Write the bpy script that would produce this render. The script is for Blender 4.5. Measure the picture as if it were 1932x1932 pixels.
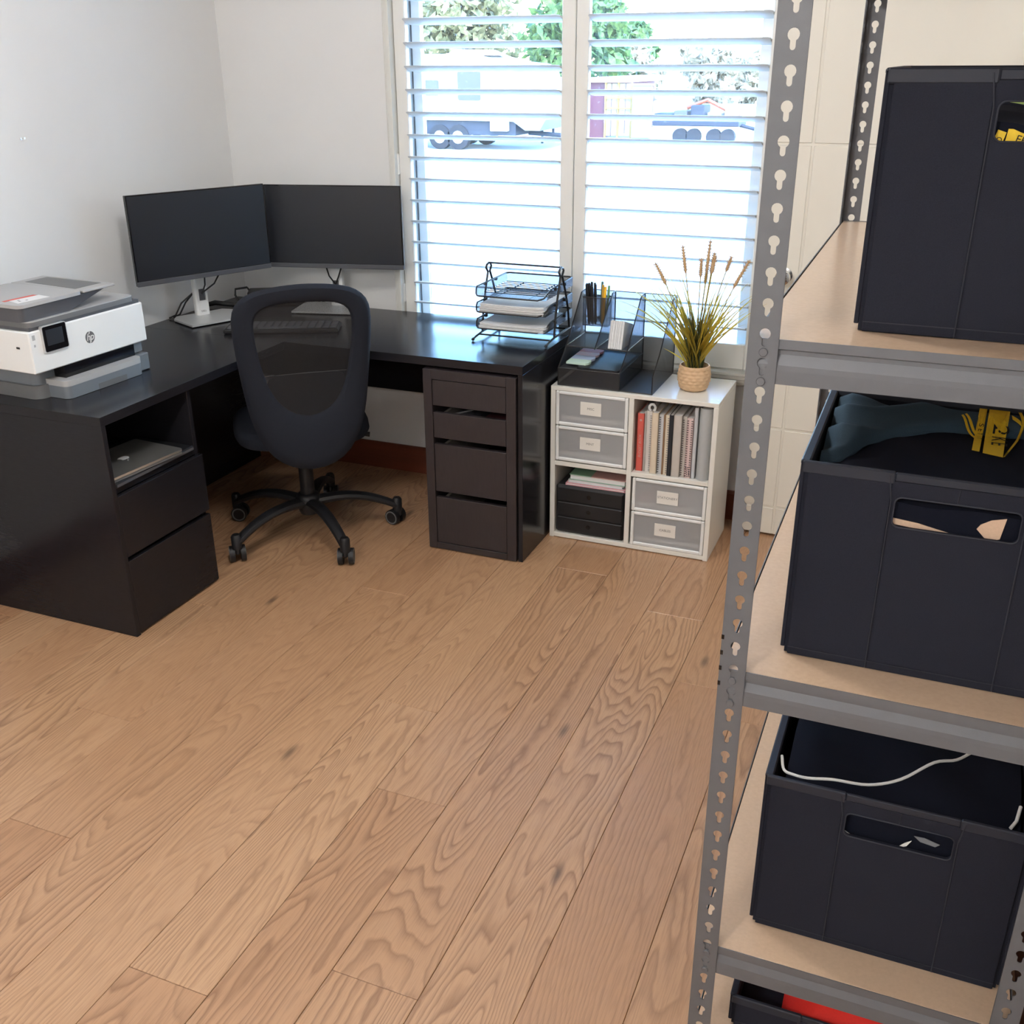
import bpy, bmesh, math, random
from math import sin, cos, pi, sqrt, atan2
from mathutils import Matrix, Vector
R = math.radians
random.seed(7)
SC = bpy.context.scene
COL = SC.collection
for o in list(bpy.data.objects):
    bpy.data.objects.remove(o)

# ------------------------------------------------------------------ camera
CAM = bpy.data.objects.new('camera', bpy.data.cameras.new('camera'))
COL.objects.link(CAM)
_t, _p, _r = R(23.7138), R(22.3015), R(-0.3372)
_f = Vector((-sin(_p)*cos(_t), cos(_p)*cos(_t), -sin(_t)))
_x = Vector((cos(_p), sin(_p), 0.0))
_u = _x.cross(_f)
_X = _x*cos(_r) + _u*sin(_r)
_U = -_x*sin(_r) + _u*cos(_r)
CAM.matrix_world = Matrix(((_X.x, _U.x, -_f.x, 2.8328), (_X.y, _U.y, -_f.y, -3.7173),
                           (_X.z, _U.z, -_f.z, 1.6681), (0, 0, 0, 1)))
CAM.data.sensor_width = 36.0
CAM.data.sensor_fit = 'HORIZONTAL'
CAM.data.lens = 36.0*1938.54/1932.0
CAM.data.clip_start = 0.02
CAM.data.clip_end = 400
SC.camera = CAM

# ------------------------------------------------------------------ view, sky, sun, lamps
SC.view_settings.view_transform = 'Standard'
SC.view_settings.look = 'None'
SC.view_settings.gamma = 1.0
SC.view_settings.use_curve_mapping = False
SC.view_settings.exposure = 1.0
W = bpy.data.worlds.new('world')
SC.world = W
W.use_nodes = True
_n = W.node_tree.nodes
_sky = _n.new('ShaderNodeTexSky')
_sky.sky_type = 'NISHITA'
_sky.sun_disc = False
_sky.sun_elevation = R(48)
_sky.sun_rotation = R(150)
_sky.air_density = 1.0
_sky.dust_density = 0.3
_sky.ozone_density = 3.0
_hs = _n.new('ShaderNodeHueSaturation')
_hs.inputs['Saturation'].default_value = 1.2
W.node_tree.links.new(_sky.outputs[0], _hs.inputs['Color'])
W.node_tree.links.new(_hs.outputs[0], _n['Background'].inputs[0])
_n['Background'].inputs[1].default_value = 1.9
sun = bpy.data.lights.new('sun', 'SUN')
sun.energy = 2.2
sun.angle = R(0.6)
sun.color = (1.0, 0.95, 0.88)
SUN = bpy.data.objects.new('sun', sun)
COL.objects.link(SUN)
SUN.rotation_euler = Vector((0.45, -0.85, 1.02)).to_track_quat('Z', 'Y').to_euler()
LAMPS = [(1.65, -1.80), (1.75, -4.70), (3.85, -.75)]
for (lx, ly) in LAMPS:                       # lamps of the ceiling fittings, two in the room and one in the passage
    a = bpy.data.lights.new('ceiling_lamp', 'POINT')
    a.shadow_soft_size = 0.14
    a.energy = (19.0, 37.0, 9.0)[LAMPS.index((lx, ly))]
    a.color = (1.0, 0.975, 0.94)
    ao = bpy.data.objects.new('ceiling_lamp', a)
    ao.location = (lx, ly, 2.30)
    COL.objects.link(ao)

# ------------------------------------------------------------------ mesh helpers
MATW = {}


def wm(o):
    return MATW.get(o.name, Matrix())


class MB:
    def __init__(s, M=None):
        s.v, s.f, s.M = [], [], (M or Matrix())

    def add(s, vs, fs):
        n = len(s.v)
        M = s.M
        s.v += [M @ Vector(q) for q in vs]
        s.f += [tuple(i+n for i in q) for q in fs]
        return s

    def box(s, x0, x1, y0, y1, z0, z1, b=0.0):
        if x1 < x0: x0, x1 = x1, x0
        if y1 < y0: y0, y1 = y1, y0
        if z1 < z0: z0, z1 = z1, z0
        b = min(b, (x1-x0)*.45, (y1-y0)*.45, (z1-z0)*.45)
        if b <= 0:
            vs = [(x, y, z) for z in (z0, z1) for y in (y0, y1) for x in (x0, x1)]
            return s.add(vs, [(0, 2, 3, 1), (4, 5, 7, 6), (0, 1, 5, 4), (2, 6, 7, 3), (0, 4, 6, 2), (1, 3, 7, 5)])
        lo, hi = (x0, y0, z0), (x1, y1, z1)
        vs, ix = [], {}
        sg = [(i, j, k) for i in (0, 1) for j in (0, 1) for k in (0, 1)]
        for ax in range(3):
            for c in sg:
                q = []
                for d in range(3):
                    e = 0 if d == ax else b
                    q.append(hi[d]-e if c[d] else lo[d]+e)
                ix[(ax,)+c] = len(vs)
                vs.append(tuple(q))
        fs = []
        for ax in range(3):
            d1, d2 = [d for d in range(3) if d != ax]
            for sd in (0, 1):
                r = []
                for (a, c) in ((0, 0), (1, 0), (1, 1), (0, 1)):
                    q = [0, 0, 0]; q[ax] = sd; q[d1] = a; q[d2] = c
                    r.append(ix[(ax,)+tuple(q)])
                fs.append(tuple(r))
            for a in (0, 1):
                for c in (0, 1):
                    q0, q1 = [0, 0, 0], [0, 0, 0]
                    q0[d1] = q1[d1] = a; q0[d2] = q1[d2] = c; q1[ax] = 1
                    fs.append((ix[(d1,)+tuple(q0)], ix[(d1,)+tuple(q1)], ix[(d2,)+tuple(q1)], ix[(d2,)+tuple(q0)]))
        for c in sg:
            fs.append((ix[(0,)+c], ix[(1,)+c], ix[(2,)+c]))
        return s.add(vs, fs)

    def tube(s, pts, r, n=8, ry=None):
        pts = [Vector(p) for p in pts]
        m = len(pts)
        rs = r if isinstance(r, (list, tuple)) else [r]*m
        vs, fs = [], []
        up = None
        for i, p in enumerate(pts):
            t = (pts[min(i+1, m-1)]-pts[max(i-1, 0)]).normalized()
            if up is None:
                up = Vector((0, 0, 1)) if abs(t.z) < .9 else Vector((1, 0, 0))
            a = t.cross(up).normalized()
            up = a.cross(t).normalized()
            for k in range(n):
                an = 2*pi*k/n
                vs.append(p + a*(rs[i]*cos(an)) + up*((rs[i]*(ry or 1.0))*sin(an)))
        for i in range(m-1):
            for k in range(n):
                fs.append((i*n+k, i*n+(k+1) % n, (i+1)*n+(k+1) % n, (i+1)*n+k))
        fs.append(tuple(range(n)))
        fs.append(tuple((m-1)*n+k for k in range(n)))
        return s.add(vs, fs)

    def cyl(s, p, q, r, n=16, r2=None):
        return s.tube([p, q], [r, r if r2 is None else r2], n)

    def prism(s, poly, h0, h1, ax='z'):
        n = len(poly)
        def P(a, b, h):
            return (a, b, h) if ax == 'z' else (a, h, b) if ax == 'y' else (h, a, b)
        vs = [P(a, b, h0) for a, b in poly] + [P(a, b, h1) for a, b in poly]
        fs = [tuple(range(n)), tuple(range(2*n-1, n-1, -1))]
        fs += [(i, (i+1) % n, n+(i+1) % n, n+i) for i in range(n)]
        return s.add(vs, fs)

    def sheet(s, poly3):
        return s.add(poly3, [tuple(range(len(poly3)))])

    def lathe(s, prof, n=32, c=(0, 0, 0), fn=None):
        vs, fs = [], []
        m = len(prof)
        for i, (r, z) in enumerate(prof):
            for k in range(n):
                a = 2*pi*k/n
                rr = r + (fn(a, z, i) if fn else 0)
                vs.append((c[0]+rr*cos(a), c[1]+rr*sin(a), c[2]+z))
        for i in range(m-1):
            for k in range(n):
                fs.append((i*n+k, i*n+(k+1) % n, (i+1)*n+(k+1) % n, (i+1)*n+k))
        fs.append(tuple(range(n)))
        fs.append(tuple((m-1)*n+k for k in range(n)))
        return s.add(vs, fs)

    def grid(s, fn, nu, nv, closed=False):
        vs = [fn(i/nu, j/nv) for j in range(nv+1) for i in range(nu+1)]
        fs = [(j*(nu+1)+i, j*(nu+1)+i+1, (j+1)*(nu+1)+i+1, (j+1)*(nu+1)+i) for j in range(nv) for i in range(nu)]
        return s.add(vs, fs)

    def ball(s, c, r, n=10, sq=(1, 1, 1)):
        prof = [(max(1e-4, sin(pi*i/n)), -cos(pi*i/n)) for i in range(n+1)]
        vs, fs = [], []
        m = 2*n
        for (a, z) in prof:
            for k in range(m):
                vs.append((c[0]+r*sq[0]*a*cos(2*pi*k/m), c[1]+r*sq[1]*a*sin(2*pi*k/m), c[2]+r*sq[2]*z))
        for i in range(n):
            for k in range(m):
                fs.append((i*m+k, i*m+(k+1) % m, (i+1)*m+(k+1) % m, (i+1)*m+k))
        return s.add(vs, fs)

    def build(s, name, mat, parent=None, smooth=True, kind=None, label=None, recalc=True, thick=0.0, ang=35):
        me = bpy.data.meshes.new(name)
        inv = wm(parent).inverted() if parent else Matrix()
        me.from_pydata([tuple(inv @ q) for q in s.v], [], s.f)
        if recalc or thick:
            bm = bmesh.new()
            bm.from_mesh(me)
            if thick:
                bmesh.ops.solidify(bm, geom=bm.faces[:], thickness=thick)
            bmesh.ops.recalc_face_normals(bm, faces=bm.faces[:])
            bm.to_mesh(me)
            bm.free()
        if smooth:
            me.polygons.foreach_set('use_smooth', [True]*len(me.polygons))
            me.set_sharp_from_angle(angle=R(ang))
        me.materials.append(mat)
        o = bpy.data.objects.new(name, me)
        COL.objects.link(o)
        if parent:
            o.parent = parent
            MATW[o.name] = wm(parent)
        if kind: o['kind'] = kind
        if label: o['label'] = label
        return o


def tag(o, label, cat, group=None):
    o['label'] = label
    o['category'] = cat
    if group: o['group'] = group
    return o


def thing(name, label, cat, loc=(0, 0, 0), rot=0.0, group=None):
    o = bpy.data.objects.new(name, None)
    COL.objects.link(o)
    o.empty_display_size = .05
    o.location = loc
    o.rotation_euler = (0, 0, rot)
    MATW[o.name] = Matrix.Translation(loc) @ Matrix.Rotation(rot, 4, 'Z')
    return tag(o, label, cat, group)


def struct(name, loc=(0, 0, 0)):
    o = bpy.data.objects.new(name, None)
    COL.objects.link(o)
    o.location = loc
    o['kind'] = 'structure'
    MATW[o.name] = Matrix.Translation(loc)
    return o


def inst(src, parent, M):
    """another object sharing src's mesh; M is the placing in the parent's own space"""
    c = src.copy()
    COL.objects.link(c)
    c.parent = parent
    c.matrix_local = M
    return c


def text(body, size, M, mat, parent, name='lettering', extrude=0.0002, align='CENTER', shear=0.0, space=1.0):
    cu = bpy.data.curves.new(name, 'FONT')
    cu.body = body
    cu.size = size
    cu.align_x = align
    cu.align_y = 'CENTER'
    cu.extrude = extrude
    cu.shear = shear
    cu.space_character = space
    cu.materials.append(mat)
    tmp = bpy.data.objects.new(name, cu)
    COL.objects.link(tmp)
    bpy.context.view_layer.update()
    me = bpy.data.meshes.new_from_object(tmp.evaluated_get(bpy.context.evaluated_depsgraph_get()))
    bpy.data.objects.remove(tmp)
    o = bpy.data.objects.new(name, me)
    COL.objects.link(o)
    if parent:
        o.parent = parent
        o.matrix_local = wm(parent).inverted() @ M
    else:
        o.matrix_world = M
    return o


def frame(o, x, y):
    """matrix with origin o, local X along x, local Y along y"""
    x = Vector(x).normalized(); y = Vector(y).normalized(); z = x.cross(y)
    return Matrix(((x.x, y.x, z.x, o[0]), (x.y, y.y, z.y, o[1]), (x.z, y.z, z.z, o[2]), (0, 0, 0, 1)))


def smooth(pts, n=4):
    pts = [Vector(p) for p in pts]
    q = [pts[0]*2-pts[1]]+pts+[pts[-1]*2-pts[-2]]
    out = []
    for i in range(1, len(q)-2):
        a, b, c, d = q[i-1:i+3]
        for j in range(n):
            t = j/n
            out.append(.5*((b*2)+(c-a)*t+(a*2-b*5+c*4-d)*t*t+(b*3-a-c*3+d)*t*t*t))
    return out+[pts[-1]]


def rrect(x0, x1, y0, y1, r, n=5):
    out = []
    for (cx, cy, a0) in ((x1-r, y1-r, 0), (x0+r, y1-r, 90), (x0+r, y0+r, 180), (x1-r, y0+r, 270)):
        for i in range(n+1):
            a = R(a0+90*i/n)
            out.append((cx+r*cos(a), cy+r*sin(a)))
    return out


def hull_interp(tab, s):
    for (a, b), (c, d) in zip(tab, tab[1:]):
        if a <= s <= c:
            t = (s-a)/(c-a) if c > a else 0
            return b+(d-b)*t
    return tab[-1][1] if s > tab[-1][0] else tab[0][1]

# ------------------------------------------------------------------ materials
class NT:
    def __init__(s, name):
        s.m = bpy.data.materials.new(name)
        s.m.use_nodes = True
        s.t = s.m.node_tree
        s.b = s.t.nodes['Principled BSDF']
        s.out = s.t.nodes['Material Output']

    def n(s, kind, **kw):
        q = s.t.nodes.new('ShaderNode'+kind)
        for k, v in kw.items():
            setattr(q, k, v)
        return q

    def l(s, a, b):
        s.t.links.new(a, b)

    def math(s, op, a, b=None, c=None):
        q = s.n('Math', operation=op)
        for i, e in enumerate((a, b, c)):
            if e is None: continue
            if isinstance(e, (int, float)): q.inputs[i].default_value = e
            else: s.l(e, q.inputs[i])
        return q.outputs[0]

    def vm(s, op, a, b=None):
        q = s.n('VectorMath', operation=op)
        for i, e in enumerate((a, b)):
            if e is None: continue
            if isinstance(e, (tuple, list)): q.inputs[i].default_value = e
            else: s.l(e, q.inputs[i])
        return q.outputs[0]

    def noise(s, vec, scale, detail=2.0, rough=.5, dist=0.0):
        q = s.n('TexNoise')
        q.inputs['Scale'].default_value = scale
        q.inputs['Detail'].default_value = detail
        q.inputs['Roughness'].default_value = rough
        q.inputs['Distortion'].default_value = dist
        if vec is not None: s.l(vec, q.inputs['Vector'])
        return q.outputs[0]

    def mix(s, f, a, b, mode='MIX'):
        q = s.n('Mix', data_type='RGBA', blend_type=mode)
        for i, e in ((0, f), (6, a), (7, b)):
            if isinstance(e, (int, float)): q.inputs[i].default_value = e
            elif isinstance(e, tuple): q.inputs[i].default_value = (e+(1,))[:4]
            else: s.l(e, q.inputs[i])
        return q.outputs[2]

    def ramp(s, f, stops):
        q = s.n('ValToRGB')
        e = q.color_ramp.elements
        while len(e) < len(stops): e.new(.5)
        for i, (p, c) in enumerate(stops):
            e[i].position = p
            e[i].color = (c, c, c, 1) if isinstance(c, (int, float)) else (c+(1,))[:4]
        s.l(f, q.inputs[0])
        return q.outputs[0]

    def obj(s):
        return s.n('TexCoord').outputs['Object']

    def bump(s, h, strength, dist=.001):
        q = s.n('Bump')
        q.inputs['Strength'].default_value = strength
        q.inputs['Distance'].default_value = dist
        s.l(h, q.inputs['Height'])
        s.l(q.outputs[0], s.b.inputs['Normal'])


def mat(name, col, rough=.5, metal=0.0, spec=.5, var=0.0, vscale=30.0, bump=0.0, bscale=400.0, bdist=.0006,
        trans=0.0, coat=0.0, stretch=None):
    k = NT(name)
    b = k.b
    b.inputs['Base Color'].default_value = tuple(col)+(1,)
    b.inputs['Roughness'].default_value = rough
    b.inputs['Metallic'].default_value = metal
    b.inputs['Specular IOR Level'].default_value = spec
    if coat:
        b.inputs['Coat Weight'].default_value = coat
        b.inputs['Coat Roughness'].default_value = .12
    v = k.obj()
    if stretch:
        v = k.vm('MULTIPLY', v, stretch)
    if var:
        n = k.noise(v, vscale, 3.0, .6)
        lo = tuple(c*(1-var) for c in col); hi = tuple(min(1, c*(1+var)) for c in col)
        k.l(k.mix(n, lo, hi), b.inputs['Base Color'])
    if bump:
        k.bump(k.noise(v, bscale, 2.0, .6), bump, bdist)
    return k.m


def srgb(r, g, b):
    f = lambda c: c/12.92 if c <= .04045 else ((c+.055)/1.055)**2.4
    return tuple(f(c/255.0) for c in (r, g, b))


def holes(name, col, period, open_, rough=.45, metal=.3, planes='XZ', rot=45.0):
    """thin sheet pierced by a fine regular pattern of holes"""
    k = NT(name)
    k.b.inputs['Base Color'].default_value = tuple(col)+(1,)
    k.b.inputs['Roughness'].default_value = rough
    k.b.inputs['Metallic'].default_value = metal
    sx = k.n('SeparateXYZ')
    k.l(k.obj(), sx.inputs[0])
    x, y, z = sx.outputs
    if planes == 'XZ': a, c = x, z
    elif planes == 'YZ': a, c = y, z
    elif planes == 'XY': a, c = x, y
    else:                                     # any upright or lying sheet
        a, c = k.math('ADD', x, y), k.math('ADD', z, k.math('MULTIPLY', y, .5))
    w = 2*pi/period
    ca, sa = cos(R(rot)), sin(R(rot))
    u = k.math('ADD', k.math('MULTIPLY', a, ca*w), k.math('MULTIPLY', c, sa*w))
    t = k.math('ADD', k.math('MULTIPLY', a, -sa*w), k.math('MULTIPLY', c, ca*w))
    h = k.math('MULTIPLY', k.math('SINE', u), k.math('SINE', t))
    thr = (1-open_)**2*1.0
    m = k.math('LESS_THAN', k.math('ABSOLUTE', h), thr)
    k.l(m, k.b.inputs['Alpha'])
    return k.m


C = {}
C['wall'] = mat('wall_paint', (.79, .785, .775), .65, spec=.3, var=.015, vscale=6, bump=.12, bscale=260, bdist=.0008)
C['ceiling'] = mat('ceiling_paint', (.85, .85, .84), .8, spec=.2)
C['trim'] = mat('trim_enamel', (.74, .73, .68), .32, var=.02, vscale=5)
C['shutter'] = mat('shutter_enamel', (.80, .79, .75), .35, var=.01, vscale=8)
C['door'] = mat('door_enamel', (.78, .74, .65), .42, var=.015, vscale=4)
C['skirt'] = mat('timber_skirting', srgb(112, 56, 36), .45, var=.3, vscale=14, stretch=(.15, .15, 2))
C['alu'] = mat('window_aluminium', (.75, .76, .76), .4, metal=.2)
C['alu_dark'] = mat('window_seal', (.16, .16, .17), .6)
C['hinge'] = mat('hinge_white_metal', (.8, .8, .78), .3, metal=.3)
C['chrome'] = mat('chrome', (.75, .74, .72), .14, metal=1.0)
C['desk'] = mat('black_ash_veneer', (.0150, .0145, .0175), .20, spec=.27, var=.2, vscale=26, bump=.03, bscale=60, bdist=.0005, stretch=(1, 9, 9))
C['desk2'] = mat('black_ash_veneer_return', (.0150, .0145, .0175), .20, spec=.27, var=.2, vscale=26, bump=.03, bscale=60, bdist=.0005, stretch=(9, 1, 9))
C['unit'] = mat('dark_brown_veneer', (.027, .021, .023), .42, spec=.5, var=.3, vscale=24, bump=.15, bscale=60, bdist=.0005, stretch=(9, 9, 1))
C['birch'] = mat('pale_drawer_ply', (.42, .38, .33), .6, var=.15, vscale=12)
C['black'] = mat('black_plastic', (.012, .012, .014), .45, spec=.4, bump=.1, bscale=700)
C['blackgloss'] = mat('black_gloss', (.006, .006, .008), .12, spec=.5)
C['screen'] = mat('screen_glass', (.009, .011, .017), .40, spec=.6)
C['silver'] = mat('silver_plastic', (.62, .63, .63), .34, metal=.35)
C['whiteplastic'] = mat('white_plastic', (.84, .85, .84), .38)
C['ivory'] = mat('warm_white_plastic', (.83, .81, .77), .42)
C['greyplastic'] = mat('mid_grey_plastic', (.15, .152, .155), .45, bump=.08, bscale=900)
C['darkgrey'] = mat('dark_grey_plastic', (.085, .087, .098), .42, bump=.08, bscale=900)
C['bluegrey'] = mat('blue_grey_plastic', (.17, .19, .215), .4)
C['lightgrey'] = mat('light_grey_plastic', (.42, .42, .42), .42)
C['rimmetal'] = mat('dark_aluminium_rim', (.30, .30, .31), .30, metal=.9)
C['logo'] = mat('logo_grey_print', (.14, .14, .145), .4)
C['fabric'] = mat('black_chair_fabric', (.018, .021, .030), .9, spec=.2, var=.35, vscale=900, bump=.5, bscale=1400, bdist=.0008)
C['chairmesh'] = holes('chair_back_mesh', (.016, .017, .020), .0042, .34, rough=.7, metal=0.0)
C['wire'] = mat('black_wire', (.03, .029, .029), .35, metal=.4)
C['meshXZ'] = holes('black_mesh_upright', (.045, .044, .046), .0036, .30)
C['meshYZ'] = holes('black_mesh_side', (.045, .044, .046), .0036, .20, planes='YZ')
C['meshXY'] = holes('black_mesh_flat', (.05, .05, .053), .0036, .12, planes='XY')
C['paper'] = mat('paper', (.80, .80, .80), .8, spec=.2, var=.03, vscale=20)
C['paperedge'] = mat('paper_edges', (.62, .60, .585), .8, spec=.1, var=.30, vscale=420, stretch=(.02, .02, 6))
C['cabinet'] = mat('white_melamine', (.80, .78, .72), .26, var=.01, vscale=5)
C['card'] = mat('label_card', (.80, .77, .71), .6)
C['ink'] = mat('grey_ink', (.22, .21, .20), .7)
C['post'] = mat('grey_powder_coat', (.150, .155, .168), .48, metal=.25, bump=.2, bscale=900, var=.06, vscale=60)
C['board'] = mat('shelf_chipboard', srgb(204, 176, 150), .24, spec=.75, var=.10, vscale=130, bump=.05, bscale=300)
C['boxfab'] = mat('black_box_canvas', (.0145, .0160, .0265), .8, spec=.25, var=.35, vscale=700, bump=.35, bscale=900, bdist=.0006)
C['boxedge'] = mat('black_box_binding', (.020, .023, .035), .55, spec=.4)
C['navy'] = mat('navy_cloth', (.006, .0075, .015), .92, spec=.15, var=.4, vscale=900, bump=.3, bscale=1100)
C['teal'] = mat('window_lit_cloth', (.050, .085, .120), .9, spec=.2, var=.3, vscale=900, bump=.3, bscale=1100)  # window light put into the cloth colour, for the rear shirt
C['yellow'] = mat('yellow_print', srgb(228, 190, 40), .6, var=.12, vscale=200)
C['yellowblk'] = mat('print_black', (.004, .004, .006), .7)
C['red'] = mat('red_cloth', srgb(230, 40, 28), .75, var=.1, vscale=300)
C['tan'] = mat('tan_cloth', srgb(205, 175, 150), .85, var=.12, vscale=300)
C['whitecord'] = mat('white_cord', (.8, .79, .76), .7)
C['greencard'] = mat('green_card', srgb(175, 205, 120), .6)
C['pot'] = mat('woven_ceramic_pot', srgb(214, 178, 140), .6, var=.10, vscale=60)
C['soil'] = mat('dark_soil', (.03, .025, .02), .9)
C['spike'] = mat('wheat_seed_head', srgb(205, 172, 130), .8, var=.25, vscale=300)

_col = {'coral': (214, 96, 84), 'cream': (228, 214, 192), 'offwhite': (214, 208, 202), 'ivorybook': (222, 206, 182), 'blackbook': (34, 36, 42), 'greybook': (196, 188, 180),
        'pinkbook': (226, 200, 196), 'kraft': (176, 138, 104), 'folderwhite': (205, 206, 208), 'rollgrey': (178, 180, 180), 'pinkfile': (228, 170, 176), 'mint': (126, 166, 140), 'blush': (196, 156, 150),
        'tabmint': (198, 222, 206), 'tabblue': (186, 200, 224), 'tabpink': (236, 204, 206), 'tabcoral': (226, 150, 146), 'penteal': (70, 110, 104), 'pengold': (200, 160, 70), 'pengreen': (120, 170, 130), 'amber': (250, 190, 40)}
for k_, v_ in _col.items():
    C[k_] = mat('paint_'+k_, srgb(*v_), .6, var=.05, vscale=80)


def leafmat(name, lo, hi, tr=.45):
    k = NT(name)
    oi = k.n('TexCoord')
    n = k.noise(oi.outputs['Object'], 2.4, 3.0, .7)
    col = k.mix(k.ramp(n, [(.35, 0.0), (.65, 1.0)]), lo, hi)
    k.l(col, k.b.inputs['Base Color'])
    k.b.inputs['Roughness'].default_value = .6
    t = k.n('BsdfTranslucent')
    k.l(col, t.inputs[0])
    ms = k.n('MixShader')
    ms.inputs[0].default_value = tr
    k.l(k.b.outputs[0], ms.inputs[1]); k.l(t.outputs[0], ms.inputs[2])
    k.l(ms.outputs[0], k.out.inputs[0])
    return k.m


C['blade'] = leafmat('grass_blade', (.36, .28, .04), (.78, .56, .08), .55)
C['bladegreen'] = leafmat('grass_blade_green', (.055, .075, .03), (.13, .13, .04), .35)
C['leaf1'] = leafmat('tree_leaf_green', (.03, .08, .03), (.20, .30, .08))
C['leaf2'] = leafmat('tree_leaf_olive', (.12, .125, .05), (.36, .32, .15))
C['leaf3'] = leafmat('tree_leaf_pale', (.24, .21, .13), (.55, .46, .32))


def clear(name, alpha, col, rough=.5, dust_glare=False):
    """see-through plastic or dusty glass: part lets light straight through, part scatters it"""
    k = NT(name)
    tr = k.n('BsdfTransparent')
    df = k.n('BsdfDiffuse'); df.inputs[0].default_value = tuple(col)+(1,)
    tl = k.n('BsdfTranslucent'); tl.inputs[0].default_value = tuple(col)+(1,)
    a1 = k.n('MixShader'); a1.inputs[0].default_value = .5
    k.l(df.outputs[0], a1.inputs[1]); k.l(tl.outputs[0], a1.inputs[2])
    m = k.n('MixShader')
    if dust_glare:
        v = k.obj()
        n = k.ramp(k.noise(v, 60, 2.0, .6), [(.66, 0.0), (.72, 1.0)])
        veil = k.noise(v, 3.0, 3.0, .6)  # glare put into the glass as soft scatter, besides the dust specks
        f = k.math('ADD', k.math('MULTIPLY', n, .12), k.math('MULTIPLY', veil, alpha*2))
        k.l(k.math('MINIMUM', f, 1.0), m.inputs[0])
    else:
        m.inputs[0].default_value = alpha
    k.l(tr.outputs[0], m.inputs[1]); k.l(a1.outputs[0], m.inputs[2])
    gl = k.n('BsdfGlossy'); gl.inputs['Roughness'].default_value = rough
    fr = k.n('Fresnel'); fr.inputs[0].default_value = 1.45
    m2 = k.n('MixShader')
    k.l(k.math('MULTIPLY', fr.outputs[0], .8), m2.inputs[0])
    k.l(m.outputs[0], m2.inputs[1]); k.l(gl.outputs[0], m2.inputs[2])
    k.l(m2.outputs[0], k.out.inputs[0])
    return k.m


C['glass'] = clear('dusty_glare_glass', .009, (.85, .86, .86), .02, True)
C['frost'] = clear('frosted_drawer_plastic', .55, (.86, .88, .90), .25)
C['clearbin'] = clear('clear_drawer_plastic', .38, (.8, .8, .8), .3)


def oak():
    k = NT('oak_plank')
    oi = k.n('ObjectInfo').outputs['Random']
    v = k.obj()
    off = k.n('CombineXYZ')
    k.l(k.math('MULTIPLY', oi, 53.0), off.inputs[0]); k.l(k.math('MULTIPLY', oi, 91.0), off.inputs[1]); k.l(k.math('MULTIPLY', oi, 17.0), off.inputs[2])
    base = k.vm('ADD', k.vm('MULTIPLY', v, (1.0, .115, 1.0)), off.outputs[0])
    wob = k.noise(k.vm('ADD', k.vm('MULTIPLY', v, (9.0, 5.0, 1)), off.outputs[0]), 1.0, 3.0, .6)
    n1 = k.noise(base, 5.6, 1.5, .45, .35)
    ring = k.math('FRACT', k.math('ADD', k.math('MULTIPLY', n1, 40.0), k.math('MULTIPLY', wob, 1.6)))
    line = k.ramp(ring, [(0.0, 1.0), (.16, .55), (.45, .10), (.86, 0.0), (1.0, .9)])
    patch = k.ramp(k.noise(base, 3.1, 2.0, .5), [(.30, .15), (.62, 1.0)])
    line = k.math('MULTIPLY', line, patch)
    pore = k.noise(k.vm('ADD', k.vm('MULTIPLY', v, (430.0, 16.0, 1)), off.outputs[0]), 1.0, 2.0, .6)
    pore = k.ramp(pore, [(.46, 0.0), (.66, 1.0)])
    vor = k.n('TexVoronoi', voronoi_dimensions='2D')
    vor.inputs['Scale'].default_value = 1.0
    k.l(k.vm('ADD', k.vm('MULTIPLY', v, (2.4, .75, 1)), off.outputs[0]), vor.inputs['Vector'])
    knot = k.ramp(vor.outputs['Distance'], [(0.0, 1.0), (.010, .85), (.034, 0.0)])
    tone = k.mix(k.noise(base, 1.7, 2.0, .5), srgb(188, 147, 110), srgb(204, 166, 131))
    tone = k.mix(oi, tone, k.mix(.42, tone, srgb(158, 110, 77)))
    c = k.mix(k.math('MULTIPLY', line, .70), tone, srgb(122, 82, 54))
    c = k.mix(k.math('MULTIPLY', pore, .26), c, srgb(122, 84, 57))
    c = k.mix(k.math('MULTIPLY', knot, .75), c, srgb(74, 56, 45))
    k.l(c, k.b.inputs['Base Color'])
    k.b.inputs['Specular IOR Level'].default_value = .75
    rg = k.math('ADD', .28, k.math('MULTIPLY', pore, .12))
    k.l(rg, k.b.inputs['Roughness'])
    k.bump(k.math('ADD', k.math('MULTIPLY', line, -.6), k.math('MULTIPLY', pore, -.4)), .22, .0006)
    return k.m


C['oak'] = oak()
C['subfloor'] = mat('dark_joint', (.05, .03, .02), .9)

# ================================================================== THE ROOM
XL, XR, YB, YF, ZC = 0.015, 3.20, 0.06, -5.6, 2.52
WX0, WX1, WZ0, WZ1 = 0.80, 2.262, 0.60, 2.27          # window opening

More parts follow.
